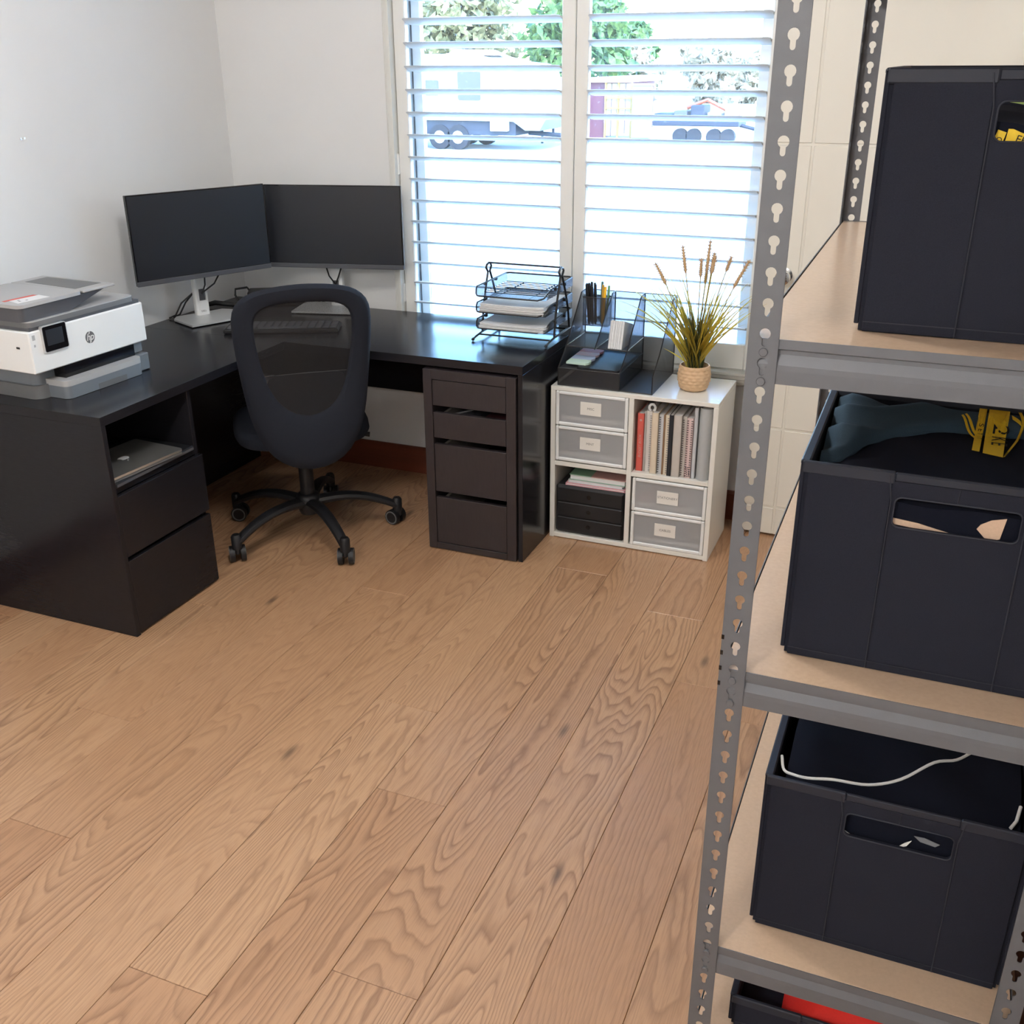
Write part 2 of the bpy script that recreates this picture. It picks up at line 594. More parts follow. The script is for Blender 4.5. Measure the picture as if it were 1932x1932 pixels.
floor = MB().box(XL-.2, XR+1.4, YF-.2, YB+.22, -.16, -.014).build('floor', C['subfloor'], smooth=False, kind='structure')
PW = .1925
ends = {0: [-1.923], 2: [-.993, -2.9], 3: [-1.269, -3.2], 4: [-1.573, -2.596], 5: [-.60, -1.921, -3.9], 6: [-.35, -2.451], 7: [-.793, -2.75], 8: [-1.168, -3.1],
        1: [-.45, -2.35], -1: [-1.30, -3.15], -2: [-.62, -2.2], -3: [-1.0, -2.75], -4: [-1.6]}
for n in range(-4, 13):
    x0, x1 = .762+PW*n, .762+PW*(n+1)
    x0, x1 = max(x0, XL-.005), min(x1, XR+.0)
    if x1-x0 < .02: continue
    ys = [YB-.002] + ends.get(n, [-.5-((n*37) % 13)*.1, -2.3-((n*53) % 11)*.1]) + [-4.55+((n*29) % 10)*.1, YF]
    for a, b in zip(ys, ys[1:]):
        cx, cy = (x0+x1)/2, (a+b)/2
        hx, hy = (x1-x0)/2-.0005, (a-b)/2-.0005
        P = MB().box(-hx, hx, -hy, hy, -.013, 0, .0011)
        o = P.build('plank', C['oak'], None, smooth=False)
        o.location = (cx, cy, 0)
        o.parent = floor

MB().box(XL-.2, XR+1.4, YF-.2, YB+.75, ZC, ZC+.22).build('ceiling', C['ceiling'], smooth=False, kind='structure')
MB().box(XL-.16, XL, YF-.2, YB+.18, -.02, ZC).build('wall_left', C['wall'], smooth=False, kind='structure')
wb = MB()
wb.box(XL-.16, WX0, YB, YB+.18, -.02, ZC).box(WX1, XR+.2, YB, YB+.18, -.02, ZC)
wb.box(WX0, WX1, YB, YB+.18, -.02, WZ0).box(WX0, WX1, YB, YB+.18, WZ1, ZC)
wb.build('wall_back', C['wall'], smooth=False, kind='structure')
wr = MB()
DY0, DY1, DH = -.90, -.07, 2.06                        # doorway in the wall behind the rack
wr.box(XR, XR+.12, YF-.2, DY0, -.02, ZC).box(XR, XR+.12, DY1, YB, -.02, ZC).box(XR, XR+.12, DY0, DY1, DH, ZC)
wr.build('wall_right', C['wall'], smooth=False, kind='structure')
MB().box(XL-.16, XR+1.4, YF-.16, YF, -.02, ZC).build('wall_front', C['wall'], smooth=False, kind='structure')
hw = MB()                                              # passage beyond the doorway
hw.box(XR+1.28, XR+1.4, YF, YB, -.02, ZC).box(XR+.12, XR+1.28, YB, YB+.1, -.02, ZC).box(XR+.12, XR+1.28, -2.4, -2.3, -.02, ZC)
hw.build('wall_passage', C['wall'], smooth=False, kind='structure')
df = MB()
for y in (DY0-.06, DY1):
    df.box(XR-.016, XR+.02, y, y+.06, 0, DH+.06, .004)
df.box(XR-.016, XR+.02, DY0-.06, DY1+.06, DH, DH+.06, .004)
df.build('trim_1', C['trim'], kind='structure')


def skirt(name, poly, ax, h0, h1):
    MB().prism(poly, h0, h1, ax).build(name, C['skirt'], smooth=False, kind='structure')


sk = [(YB, 0), (YB-.016, 0), (YB-.016, .108), (YB-.008, .118), (YB, .118)]
skirt('baseboard_back', sk, 'x', XL, XR)
sk = [(XL, 0), (XL+.016, 0), (XL+.016, .108), (XL+.008, .118), (XL, .118)]
skirt('baseboard_left', sk, 'y', YF, YB-.016)
sk = [(XR, 0), (XR-.016, 0), (XR-.016, .108), (XR-.008, .118), (XR, .118)]
skirt('baseboard_right', sk, 'y', YF, DY0-.06)

# ---- window: casing, reveal, aluminium sashes and dusty panes
win = struct('window_1', (1.53, YB, WZ0))
T0 = -.002


def casing(poly, h0, h1, ax):
    MB().prism(poly, h0, h1, ax).build('casing', C['trim'], win, smooth=False)


prof = [(0, YB), (0, .030), (.006, .022), (.012, .022), (.014, .014), (.020, .012), (.024, .004), (.034, .002), (.036, T0), (.043, T0), (.043, YB)]
casing([(.783+a, y) for a, y in prof], .552, 2.32, 'z')
casing([(2.319-a, y) for a, y in prof], .552, 2.32, 'z')
casing([(y, .552+a*1.25) for a, y in prof], .815, 2.285, 'x')
casing([(y, 2.32-a) for a, y in prof], .815, 2.285, 'x')
rv = MB()
rv.box(WX0, WX0+.012, YB-.02, YB+.10, WZ0, WZ1).box(WX1-.012, WX1, YB-.02, YB+.10, WZ0, WZ1)
rv.box(WX0, WX1, YB-.02, YB+.10, WZ0-.002, WZ0+.010).box(WX0, WX1, YB-.02, YB+.10, WZ1-.012, WZ1)
rv.build('reveal', C['trim'], win, smooth=False)


def bars(name, lst, m):
    for q in lst:
        MB().box(*q, .002).build(name, m, win, smooth=False)


ya, yb = YB+.06, YB+.115
bars('window_frame', [(WX0+.012, WX0+.045, ya, yb, WZ0+.01, WZ1-.012), (WX1-.045, WX1-.012, ya, yb, WZ0+.01, WZ1-.012),
                      (WX0+.045, WX1-.045, ya, yb, WZ0+.01, WZ0+.05), (WX0+.045, WX1-.045, ya, yb, WZ1-.052, WZ1-.012)], C['alu'])
bars('sash_bar', [(WX0+.052, WX0+.088, ya+.012, yb-.012, WZ0+.05, WZ1-.052), (WX1-.088, WX1-.052, ya+.012, yb-.012, WZ0+.05, WZ1-.052), (1.50, 1.56, ya+.012, yb-.012, WZ0+.05, WZ1-.052)], C['alu'])
bars('window_seal', [(WX0+.045, WX0+.052, ya+.014, yb-.014, WZ0+.05, WZ1-.052), (WX1-.052, WX1-.045, ya+.014, yb-.014, WZ0+.05, WZ1-.052)], C['alu_dark'])
for (a, b) in ((WX0+.088, 1.50), (1.56, WX1-.088)):
    MB().box(a, b, YB+.085, YB+.089, WZ0+.05, WZ1-.052).build('pane', C['glass'], win, smooth=False)

# ---- plantation shutters
TILT = R(13.5)


def louvre_mesh(L):
    m = MB()
    pr = []
    for i in range(14):
        a = 2*pi*i/14
        pr.append((.0445*cos(a), .0052*sin(a)*(1 if abs(cos(a)) < .98 else .6)))
    vs, fs = [], []
    k = len(pr)
    for x, sc in ((-L/2, .86), (-L/2+.009, 1), (L/2-.009, 1), (L/2, .86)):
        for (a, b) in pr:
            y, z = a*sc, b*sc
            vs.append((x, y*cos(TILT)+z*sin(TILT), -y*sin(TILT)+z*cos(TILT)))
    for i in range(3):
        for j in range(k):
            fs.append((i*k+j, i*k+(j+1) % k, (i+1)*k+(j+1) % k, (i+1)*k+j))
    fs += [tuple(range(k)), tuple(3*k+j for j in range(k))]
    return m.add(vs, fs)


SY0, SY1 = .030, .058


def shutter(xs0, xi0, xi1, xs1, label, hx):
    cx = (xs0+xs1)/2
    t = thing('plantation_shutter', label, 'shutter', (cx, .044, .612), group='plantation shutter panels in the window')
    for (a, b) in ((xs0, xi0), (xi1, xs1)):
        MB().box(a, b, SY0, SY1, .612, 2.258, .003).build('stile', C['shutter'], t)
    MB().box(xi0, xi1, SY0+.001, SY1-.001, .612, .706, .003).build('bottom_rail', C['shutter'], t)
    MB().box(xi0, xi1, SY0+.001, SY1-.001, 2.172, 2.258, .003).build('top_rail', C['shutter'], t)
    L = xi1-xi0-.002
    first = None
    for k in range(-4, 14):
        zc = 1.8139-.08*k-.0115
        M = Matrix.Translation(((xi0+xi1)/2-cx, 0, zc-.612))
        if first is None:
            first = louvre_mesh(L).build('louvre', C['shutter'], None, ang=40)
            first.parent = t
            first.matrix_local = M
        else:
            inst(first, t, M)
    for z in (.80, 1.30, 2.06):
        MB().cyl((hx, .024, z-.038), (hx, .024, z+.038), .0045, 8).box(hx-.004, hx+.004, .022, .030, z-.036, z+.036).build('hinge', C['hinge'], t)
    return t


shutter(.828, .8775, 1.4955, 1.5465, 'white plantation shutter panel behind the paper tray, nearer the room corner', .827)
shutter(1.5490, 1.5975, 2.2240, 2.2745, 'white plantation shutter panel behind the mesh organiser and potted grass', 2.276)

# ---- open door leaf folded back against the window wall
door = struct('door_1', (2.69, -.035, .009))
DX0, DX1, DYF, DYB = 2.285, 3.105, -.053, -.018
leaf = MB()
xs = [DX0, DX0+.112, DX0+.120, DX1-.120, DX1-.112, DX1]
zs = [.009, .115, .123, .425, .433, 1.408, 1.416, 1.93, 1.938, 2.049]
leaf.box(DX0, DX1, DYF+.003, DYB, .009, 2.049)
for i in (0, 2, 4):
    for j in (0, 2, 4, 6, 8):
        leaf.box(xs[i], xs[i+1], DYF, DYF+.004, zs[j], zs[j+1], .0025)
for i in (1, 3):
    pass
leaf.build('door_panel', C['door'], door, smooth=False)
kn = MB()
prof = [(.027, 0), (.027, .006), (.012, .009), (.0105, .028), (.020, .034), (.0265, .046), (.025, .057), (.014, .063), (.001, .064)]
kv = MB(frame((2.352, DYF, .985), (1, 0, 0), (0, 0, 1)) @ Matrix.Rotation(0, 4, 'X'))
kv.lathe(prof, 24)
kv.build('door_knob', C['chrome'], door)
for z in (.25, 1.05, 1.85):
    MB().cyl((DX1+.006, DYF+.004, z-.04), (DX1+.006, DYF+.004, z+.04), .006, 8).build('door_hinge', C['chrome'], door)

# ---- ceiling fittings
for i, (lx, ly) in enumerate(LAMPS):
    t = thing('ceiling_light', ['round white ceiling light above the middle of the floor', 'round white ceiling light towards the far end of the room', 'round white ceiling light in the passage beyond the doorway'][i], 'lamp', (lx, ly, ZC), group='ceiling lights')
    MB().lathe([(.001, 0), (.20, 0), (.20, -.02), (.19, -.034), (.178, -.034), (.178, -.012), (.001, -.012)], 40, (lx, ly, ZC)).build('lamp_body', C['trim'], t)

t = thing('wall_hook', 'small silver picture hook nail high on the side wall above the printer', 'hook', (XL, -1.037, 1.444))
MB().cyl((XL-.002, -1.037, 1.444), (XL+.016, -1.037, 1.446), .0014, 8).cyl((XL+.015, -1.037, 1.446), (XL+.018, -1.037, 1.446), .0035, 10).cyl((XL, -1.037, 1.444), (XL+.002, -1.037, 1.444), .004, 12).build('nail', C['chrome'], t)

# ================================================================== OUTDOORS
GZ = -.62
k = NT('pale_yard_concrete')
nn = k.noise(k.obj(), .6, 4.0, .6)
k.l(k.mix(nn, (.36, .345, .32), (.46, .44, .42)), k.b.inputs['Base Color'])
k.b.inputs['Roughness'].default_value = .9
C['yard'] = k.m
MB().box(-90, 60, .30, 140, GZ-.3, GZ).build('ground', C['yard'], smooth=False, kind='structure')
C['foot'] = mat('house_footing', (.4, .39, .37), .9)
MB().box(-3, 5, YB, .30, GZ-.3, -.02).build('wall_footing', C['foot'], smooth=False, kind='structure')

C['vanwhite'] = mat('caravan_white', (.36, .365, .37), .35)
C['vangrey'] = mat('caravan_nose_grey', (.15, .18, .21), .4)
C['vanwin'] = mat('caravan_window', (.055, .055, .065), .6)
C['tyre'] = mat('tyre_rubber', (.012, .012, .014), .8)
C['chassis'] = mat('dark_chassis', (.018, .022, .032), .7)
C['maroon'] = mat('container_maroon', (.10, .025, .03), .6)
C['contwhite'] = mat('container_cream', (.30, .26, .17), .6)
C['contyellow'] = mat('container_yellow_bar', (.30, .18, .04), .6)
C['bin'] = mat('pale_blue_tank', (.24, .27, .31), .6)
C['orange'] = mat('machine_orange', (.25, .06, .025), .6)
C['fence'] = mat('white_fence', (.85, .85, .84), .7)
C['bark'] = mat('tree_bark', (.20, .15, .11), .9, var=.3, vscale=8)

# caravan, parked side-on
VY = 24.0
cv = thing('caravan', 'white caravan with grey nose parked across the yard outside', 'caravan', (-10.5, VY+1.1, GZ))
side = [(-13.6, .16), (-13.6, 1.72), (-13.3, 1.86), (-9.7, 1.84), (-8.95, 1.66), (-8.86, 1.47), (-8.46, .40), (-8.46, .15)]
MB().prism(side, VY, VY+2.3, 'y').build('body', C['vanwhite'], cv, smooth=False)
nose = [(-8.86, 1.47), (-8.95, 1.66), (-8.2, 1.58), (-7.95, 1.40), (-7.62, .45), (-7.50, .20), (-7.68, -.08), (-8.10, -.08), (-8.46, .15)]
MB().prism(nose, VY+.03, VY+2.27, 'y').build('nose', C['vangrey'], cv, smooth=False)
MB().prism([(-10.6, 1.84), (-10.4, 1.97), (-9.7, 1.95), (-9.3, 1.80)], VY+.5, VY+1.8, 'y').build('roof_hatch', C['vanwhite'], cv, smooth=False)
for (a, b, c_, d) in ((-10.07, -9.39, .67, 1.42), (-11.6, -10.65, .79, 1.19)):
    MB().prism(rrect(a, b, c_, d, .06), VY-.02, VY+.01, 'y').build('window', C['vanwin'], cv, smooth=False)
MB().box(-11.9, -8.4, VY+.1, VY+2.1, -.22, .16).build('chassis', C['chassis'], cv, smooth=False)
MB().box(-9.12, -8.59, VY-.03, VY+.12, -.11, .19, .02).build('toolbox', C['silver'], cv, smooth=False)
MB().tube([(-8.4, VY+1.1, -.2), (-7.2, VY+1.1, -.26), (-6.7, VY+1.1, -.3)], .06, 8).build('drawbar', C['chassis'], cv)
MB().cyl((-7.0, VY+1.1, -.6), (-7.0, VY+1.1, -.1), .04, 8).build('jockey_leg', C['silver'], cv)
for x in (-10.70, -10.13):
    for y in (VY+.05, VY+2.0):
        MB().cyl((x, y, GZ+.33), (x, y+.2, GZ+.33), .33, 20).build('wheel', C['tyre'], cv)
        MB().cyl((x, y-.01, GZ+.33), (x, y+.02, GZ+.33), .17, 16).build('wheel_hub', C['silver'], cv)

sw = thing('spare_wheel', 'pale rimmed spare wheel leaning beside the caravan', 'wheel', (-11.1, 23.2, GZ))
MB().cyl((-11.1, 23.1, GZ+.36), (-11.1, 23.32, GZ+.36), .36, 22).build('tyre', C['tan'], sw)
MB().cyl((-11.1, 23.08, GZ+.36), (-11.1, 23.14, GZ+.36), .2, 16).build('rim', C['silver'], sw)

tk = thing('water_tank', 'dark square tank on a stand behind the caravan nose', 'tank', (-8.2, 27.5, GZ))
MB().box(-8.75, -7.9, 27, 28, .28, 1.0, .04).build('tank_body', C['vanwin'], tk)
MB().box(-9.0, -7.8, 26.8, 28.2, 1.04, 1.20, .03).build('tank_lid', C['fence'], tk)
for x in (-8.75, -7.95):
    for y in (27.0, 27.95):
        MB().box(x, x+.06, y, y+.06, GZ, .28).build('leg', C['chassis'], tk)

cn = thing('shipping_container', 'maroon and cream shipping container standing open in the yard', 'container', (-7.3, 31, GZ))
MB().box(-8.3, -7.72, 30, 36, GZ, 1.02).build('maroon_wall', C['maroon'], cn, smooth=False)
for i in range(4):
    MB().box(-7.72+i*.23, -7.52+i*.23, 29.97, 30.05, GZ+.05, 1.0, .02).build('door_sheet', C['contwhite'], cn)
for x in (-7.70, -7.28, -6.84):
    MB().box(x, x+.05, 29.9, 29.97, GZ, 1.02).build('lock_bar', C['contyellow'], cn)
for z in (.25, .55):
    MB().box(-7.70, -6.80, 29.88, 29.92, z, z+.04).build('hasp', C['contyellow'], cn)
MB().box(-8.4, -6.9, 29.8, 36, 1.03, 1.16).build('roof_sheet', C['fence'], cn, smooth=False)

pc = thing('pale_tank', 'pale blue-grey box tank beside the shipping container', 'tank', (-6.45, 30.6, GZ))
MB().box(-6.72, -6.08, 29.6, 29.78, GZ, .94, .05).build('tank_body', C['bin'], pc)
MB().box(-6.76, -6.04, 29.57, 29.79, .94, 1.0, .02).build('tank_lid', C['fence'], pc)

tr = thing('farm_trailer', 'cluttered machinery trailer with orange arm parked in the yard', 'trailer', (-4.4, 28.4, GZ))
MB().box(-5.6, -3.05, 28, 29.2, -.12, .02, .02).build('deck', C['chassis'], tr)
for (a, b, z0, z1, m) in ((-5.6, -5.1, .02, .22, 'chassis'), (-5.0, -4.6, .02, .30, 'vanwin'), (-4.5, -4.1, .02, .45, 'chassis'), (-4.0, -3.6, .02, .26, 'bin'), (-3.5, -3.15, .0, .35, 'contyellow')):
    MB().box(a, b, 28.1, 29.0, z0, z1, .03).build('load_box', C[m], tr)
MB().tube([(-4.7, 28.5, .36), (-4.1, 28.5, .58), (-3.1, 28.5, .12)], .06, 8).build('arm', C['orange'], tr)
for x in (-4.75, -4.35, -3.75, -3.35):
    MB().cyl((x, 27.95, GZ+.22), (x, 28.15, GZ+.22), .22, 16).build('wheel', C['tyre'], tr)
MB().tube([(-3.1, 28.5, -.1), (-2.2, 28.5, -.3), (-1.9, 28.5, -.55)], .05, 8).build('drawbar', C['chassis'], tr)

fw = thing('yard_fence', 'long low white wall running behind the trailer', 'fence', (-6, 40, GZ))
MB().box(-40, 14, 40, 40.2, GZ, .05, .02).build('fence_wall', C['fence'], fw)
pl = thing('white_pole', 'tall white pole standing before the pale bushes', 'pole', (-7.6, 38, GZ))
MB().cyl((-7.6, 38, GZ), (-7.72, 38, 6.2), .13, 12, .10).build('shaft', C['fence'], pl)
MB().box(-7.9, -7.3, 37.7, 38.3, GZ, GZ+.2, .03).build('footing', C['foot'], pl)


def tree(name, label, cat, x, y, r, h, m, nb, nl, seed, trunk=True, ls=.30, group=None):
    rnd = random.Random(seed)
    t = thing(name, label, cat, (x, y, GZ), group=group)
    vs, fs = [], []
    for i in range(nb):
        a = rnd.uniform(0, 2*pi); q = r*sqrt(rnd.random())*.8
        bx, by = x+q*cos(a), y+q*sin(a)*.7
        bz = GZ + h*(rnd.uniform(.30, .92) if trunk else rnd.uniform(.12, .85))
        br = r*rnd.uniform(.28, .45)
        for j in range(nl):
            d = Vector((rnd.gauss(0, 1), rnd.gauss(0, 1), rnd.gauss(0, 1))).normalized()
            c = Vector((bx, by, bz)) + d*br*rnd.uniform(.65, 1.0)
            u = Vector((rnd.gauss(0, 1), rnd.gauss(0, 1), rnd.gauss(0, 1))).normalized()
            w = d.cross(u).normalized()
            u = (u + d*.4).normalized()
            s_ = ls*rnd.uniform(.6, 1.3)
            n0 = len(vs)
            vs += [c-u*s_, c+w*s_*.45, c+u*s_, c-w*s_*.45]
            fs.append((n0, n0+1, n0+2, n0+3))
    o = MB().add(vs, fs).build('crown', m, t, smooth=False, recalc=False, kind='stuff')
    if trunk:
        MB().tube([(x, y, GZ), (x+.1, y, GZ+h*.3), (x-.05, y, GZ+h*.62)], [.22, .17, .08], 8).build('trunk', C['bark'], t)
    return t


tree('dark_tree', 'dense dark green tree standing behind the caravan nose', 'tree', -13.2, 43, 2.5, 4.9, C['leaf1'], 34, 90, 1)
tree('olive_tree', 'tall olive tree with pale trunk rising behind the caravan roof', 'tree', -19.0, 43.5, 2.9, 6.4, C['leaf2'], 34, 90, 2)
tree('olive_tree', 'olive tree at the far end, behind the hidden end of the caravan', 'tree', -25.8, 44, 3.0, 6.0, C['leaf2'], 30, 90, 3)
tree('dark_tree', 'smaller dark green tree standing beyond the shipping container', 'tree', -13.6, 52, 1.5, 4.2, C['leaf1'], 18, 80, 4)
for i, (x, r, h, s_) in enumerate(((-11.2, 1.35, 3.4, 5), (-8.4, 1.5, 3.1, 6), (-6.1, 1.35, 2.6, 7), (-3.9, 1.35, 2.7, 8), (-1.3, 1.35, 2.6, 9))):
    tree('pale_bush', ['pale dry bush behind the cream container', 'pale bush seen directly behind the white pole', 'pale bush behind the middle of the machinery trailer', 'pale low bush beyond the drawbar of the trailer', 'pale bush at the far end of the white wall'][i],
         'bush', x, 45+(i % 2)*3.2, r, h, C['leaf3'], 16, 90, s_, False, .26, group='pale bushes beyond the yard')

# ================================================================== DESKS
DL = thing('desk', 'black desk with open shelf and two drawers along the side wall', 'desk', (.34, -1.08, 0))
MB().box(.02, .660, -1.554, -.6127, .7015, .730, .0004).build('tabletop', C['desk2'], DL, smooth=False)
MB().box(.025, .660, -1.554, -1.536, 0, .7015, .0012).build('side_panel', C['desk'], DL, smooth=False)
MB().box(.025, .642, -1.151, -1.134, 0, .7015, .0012).build('side_panel', C['desk'], DL, smooth=False)
MB().box(.04, .645, -1.536, -1.151, .478, .497, .001).build('shelf', C['desk2'], DL, smooth=False)
MB().box(.03, .042, -1.536, -.63, .16, .7015).build('back_panel', C['desk'], DL, smooth=False)
MB().box(.06, .63, -1.536, -1.151, 0, .028).build('plinth', C['desk'], DL, smooth=False)
for (z0, z1) in ((.2735, .475), (.008, .2585)):
    f = MB().box(.643, .660, -1.5355, -1.1345, z0, z1, .0012).build('drawer', C['desk2'], DL, smooth=False)
    b = MB().box(.10, .643, -1.525, -1.512, z0+.03, z1-.04).box(.10, .643, -1.165, -1.153, z0+.03, z1-.04).box(.10, .643, -1.512, -1.165, z0+.03, z0+.04).box(.10, .112, -1.512, -1.165, z0+.03, z1-.04)
    b.build('drawer_box', C['unit'], f, smooth=False)

DR = thing('desk', 'black desk below the shutters, its end panel beside the white cabinet', 'desk', (.82, -.31, 0))
MB().box(.02, 1.600, -.6125, -.004, .7005, .730, .0004).build('tabletop', C['desk'], DR, smooth=False)
MB().box(1.583, 1.600, -.6125, -.004, 0, .7005, .0012).build('side_panel', C['desk2'], DR, smooth=False)
MB().box(.050, .067, -.55, -.03, 0, .7005, .0012).build('side_panel', C['desk2'], DR, smooth=False)
MB().box(.067, 1.583, -.030, -.015, .397, .7005, .0012).build('modesty_panel', C['desk'], DR, smooth=False)

# ---- brown-black drawer unit under the desk
DU = thing('drawer_unit', 'dark brown framed drawer unit with four slightly lowered fronts under the desk', 'drawers', (1.404, -.34, 0))
ux0, ux1, uy = 1.229, 1.579, -.622
cs = MB()
cs.box(ux0, ux0+.033, uy, -.06, .004, .690, .0012).box(ux1-.036, ux1, uy, -.06, .004, .690, .0012)
cs.box(ux0+.033, ux1-.036, uy, -.06, .6555, .690, .001).box(ux0+.033, ux1-.036, uy, -.06, .004, .0285, .001)
cs.build('carcass', C['unit'], DU, smooth=False)
MB().box(ux0+.03, ux1-.03, -.066, -.060, .02, .68).build('back_panel', C['black'], DU, smooth=False)
for (z0, z1, top) in ((.560, .6535, .6535), (.440, .5345, .535), (.234, .4165, .417), (.0305, .2115, .212)):
    a, b = ux0+.0345, ux1-.0375
    f = MB().box(a, b, uy+.003, uy+.021, z0, z1, .0012).build('drawer', C['unit'], DU, smooth=False)
    bx = MB()
    h = z1-.016
    bx.box(a+.012, a+.024, uy+.021, -.10, z0+.012, h).box(b-.024, b-.012, uy+.021, -.10, z0+.012, h).box(a+.024, b-.024, -.112, -.10, z0+.012, h)
    bx.build('drawer_side', C['birch'], f, smooth=False)
    MB().box(a+.024, b-.024, uy+.021, -.112, z0+.012, z0+.018).build('drawer_floor', C['black'], f, smooth=False)
t = thing('pencil_case', 'grey zip pencil case lying in the second drawer of the brown unit', 'case', (1.33, -.50, .458))
MB().box(1.305, 1.39, -.575, -.40, .4585, .512, .012).build('pouch', C['darkgrey'], t)
MB().tube([(1.312, -.56, .513), (1.36, -.50, .517), (1.383, -.41, .513)], .003, 6).build('zip', C['silver'], t)
t = thing('maroon_notebook', 'dark red notebook lying in the second drawer of the brown unit', 'notebook', (1.46, -.5, .458))
MB().box(1.42, 1.50, -.585, -.42, .4585, .505, .002).build('cover', C['maroon'], t)
MB().box(1.424, 1.502, -.583, -.424, .466, .498).build('pages', C['paperedge'], t)

# ================================================================== WHITE CABINET AND WHAT STANDS IN IT
wx0, wx1, wy0, wy1, wh = 1.6105, 2.2190, -.361, -.058, .597
WC = thing('cube_cabinet', 'white two by two cube cabinet standing between desk and door', 'cabinet', (1.915, -.21, 0))
cab = lambda n, *q: MB().box(*q, .0012).build(n, C['cabinet'], WC, smooth=False)
cab('top_panel', wx0, wx1, wy0, wy1, .5815, wh)
cab('side_panel', wx0, wx0+.0185, wy0, wy1, 0, .5815)
cab('side_panel', wx1-.0175, wx1, wy0, wy1, 0, .5815)
cab('bottom_panel', wx0+.0185, wx1-.0175, wy0, wy1, .003, .0205)
cab('divider', 1.9035, 1.9215, wy0, wy1, .0205, .5815)
cab('shelf', wx0+.0185, 1.9035, wy0, wy1, .294, .311)
cab('shelf', 1.9215, wx1-.0175, wy0, wy1, .2905, .3065)
MB().box(wx0+.005, wx1-.005, wy1-.004, wy1, .005, .59).build('back_panel', C['cabinet'], WC, smooth=False)
for (x, y) in ((2.207, -.322), (1.622, -.318), (2.207, -.10)):
    MB().cyl((x, y, wh-.001), (x, y, wh+.0008), .0042, 14).build('screw_cap', C['hinge'], WC)


def clear_drawer(x0, x1, z0, z1, word, label, lab):
    """white framed, frosted front plastic drawer"""
    y0, y1 = wy0-.002, wy1-.02
    t = thing('clear_drawer', label, 'drawer', ((x0+x1)/2, (y0+y1)/2, z0), group='frosted plastic drawers in the white cabinet')
    fr = MB()
    w = .0115
    fr.box(x0, x0+w, y0, y0+.012, z0, z1, .0025).box(x1-w, x1, y0, y0+.012, z0, z1, .0025).box(x0+w, x1-w, y0, y0+.012, z1-w, z1, .0025).box(x0+w, x1-w, y0, y0+.012, z0, z0+w*1.1, .0025)
    fr.build('frame', C['whiteplastic'], t)
    MB().box(x0+w, x1-w, y0+.004, y0+.0065, z0+w, z1-w).build('front_pane', C['frost'], t, smooth=False)
    tr = MB()
    tr.box(x0+.006, x0+.009, y0+.012, y1, z0+.004, z1-.02).box(x1-.009, x1-.006, y0+.012, y1, z0+.004, z1-.02)
    tr.box(x0+.009, x1-.009, y1-.003, y1, z0+.004, z1-.02)
    tr.build('tray_wall', C['clearbin'], t, smooth=False)
    MB().box(x0+.009, x1-.009, y0+.03, y1-.003, z0+.004, z0+.007).build('tray_floor', C['lightgrey'], t, smooth=False)
    MB().box(x0+w+.006, x1-w-.006, y0+.0075, y0+.018, z0+.022, z0+.037, .002).build('finger_lip', C['ivory'], t, smooth=False)
    sh = MB()
    sh.box(x0+.001, x1-.001, y0+.03, y1, z1-.003, z1-.0005).box(x0+.0005, x0+.0035, y0+.03, y1, z0, z1-.003).box(x1-.0035, x1-.0005, y0+.03, y1, z0, z1-.003)
    sh.build('shell', C['clearbin'], t, smooth=False)
    lx0, lx1, lz0, lz1 = lab
    MB().box(lx0, lx1, y0+.0025, y0+.0036, lz0, lz1).build('label_card', C['card'], t, smooth=False)
    text(word, .0125, frame(((lx0+lx1)/2, y0+.0024, (lz0+lz1)/2), (1, 0, 0), (0, 0, 1)), C['ink'], t)
    return t


clear_drawer(1.6310, 1.9010, .4525, .5805, 'MISC', 'frosted white framed drawer labelled MISC, just under the mesh organiser', (1.7235, 1.8015, .5005, .549))
clear_drawer(1.6310, 1.9010, .3155, .4490, 'MINT', 'frosted white framed drawer labelled MINT, above the stacked folders', (1.7245, 1.8025, .368, .4155))
clear_drawer(1.9285, 2.2000, .1585, .2865, 'STATIONERY', 'frosted white framed drawer labelled STATIONERY, below the row of books', (2.021, 2.099, .200, .249))
clear_drawer(1.9285, 2.2000, .0215, .1555, 'CABLES', 'frosted white framed drawer labelled CABLES, at the foot of the white cabinet', (2.0185, 2.0965, .0715, .1205))
t = thing('pink_folder', 'pink paper folder lying flat inside the MISC drawer', 'folder', (1.72, -.20, .46))
MB().box(1.648, 1.80, -.335, -.12, .4605, .468, .001).build('cover', C['pinkfile'], t, smooth=False)
MB().box(1.652, 1.806, -.333, -.124, .4625, .466).build('sheets', C['paper'], t, smooth=False)
t = thing('white_ruler', 'white ruler lying aslant inside the MISC drawer', 'ruler', (1.86, -.28, .468))
MB(Matrix.Translation((1.835, -.22, .478)) @ Matrix.Rotation(R(62), 4, 'Z') @ Matrix.Rotation(R(-8), 4, 'Y')).box(-.07, .07, -.012, .012, 0, .003).build('blade', C['whiteplastic'], t, smooth=False)
t = thing('pink_box', 'small pink box of paper inside the STATIONERY drawer', 'box', (1.975, -.3, .167))
MB().box(1.945, 2.005, -.335, -.25, .1665, .215, .004).build('carton', C['pinkfile'], t)
MB().box(1.944, 2.006, -.336, -.249, .207, .216, .003).build('lid', C['coral'], t)
t = thing('heart_card', 'grey card with a pale heart inside the STATIONERY drawer', 'card', (2.15, -.33, .167))
MB().box(2.105, 2.19, -.338, -.336, .1665, .262).build('sheet', C['bluegrey'], t, smooth=False)
ht = [(.012*(sin(a)**3)*.85, .00085*(13*cos(a)-5*cos(2*a)-2*cos(3*a)-cos(4*a))) for a in [2*pi*i/28 for i in range(28)]]
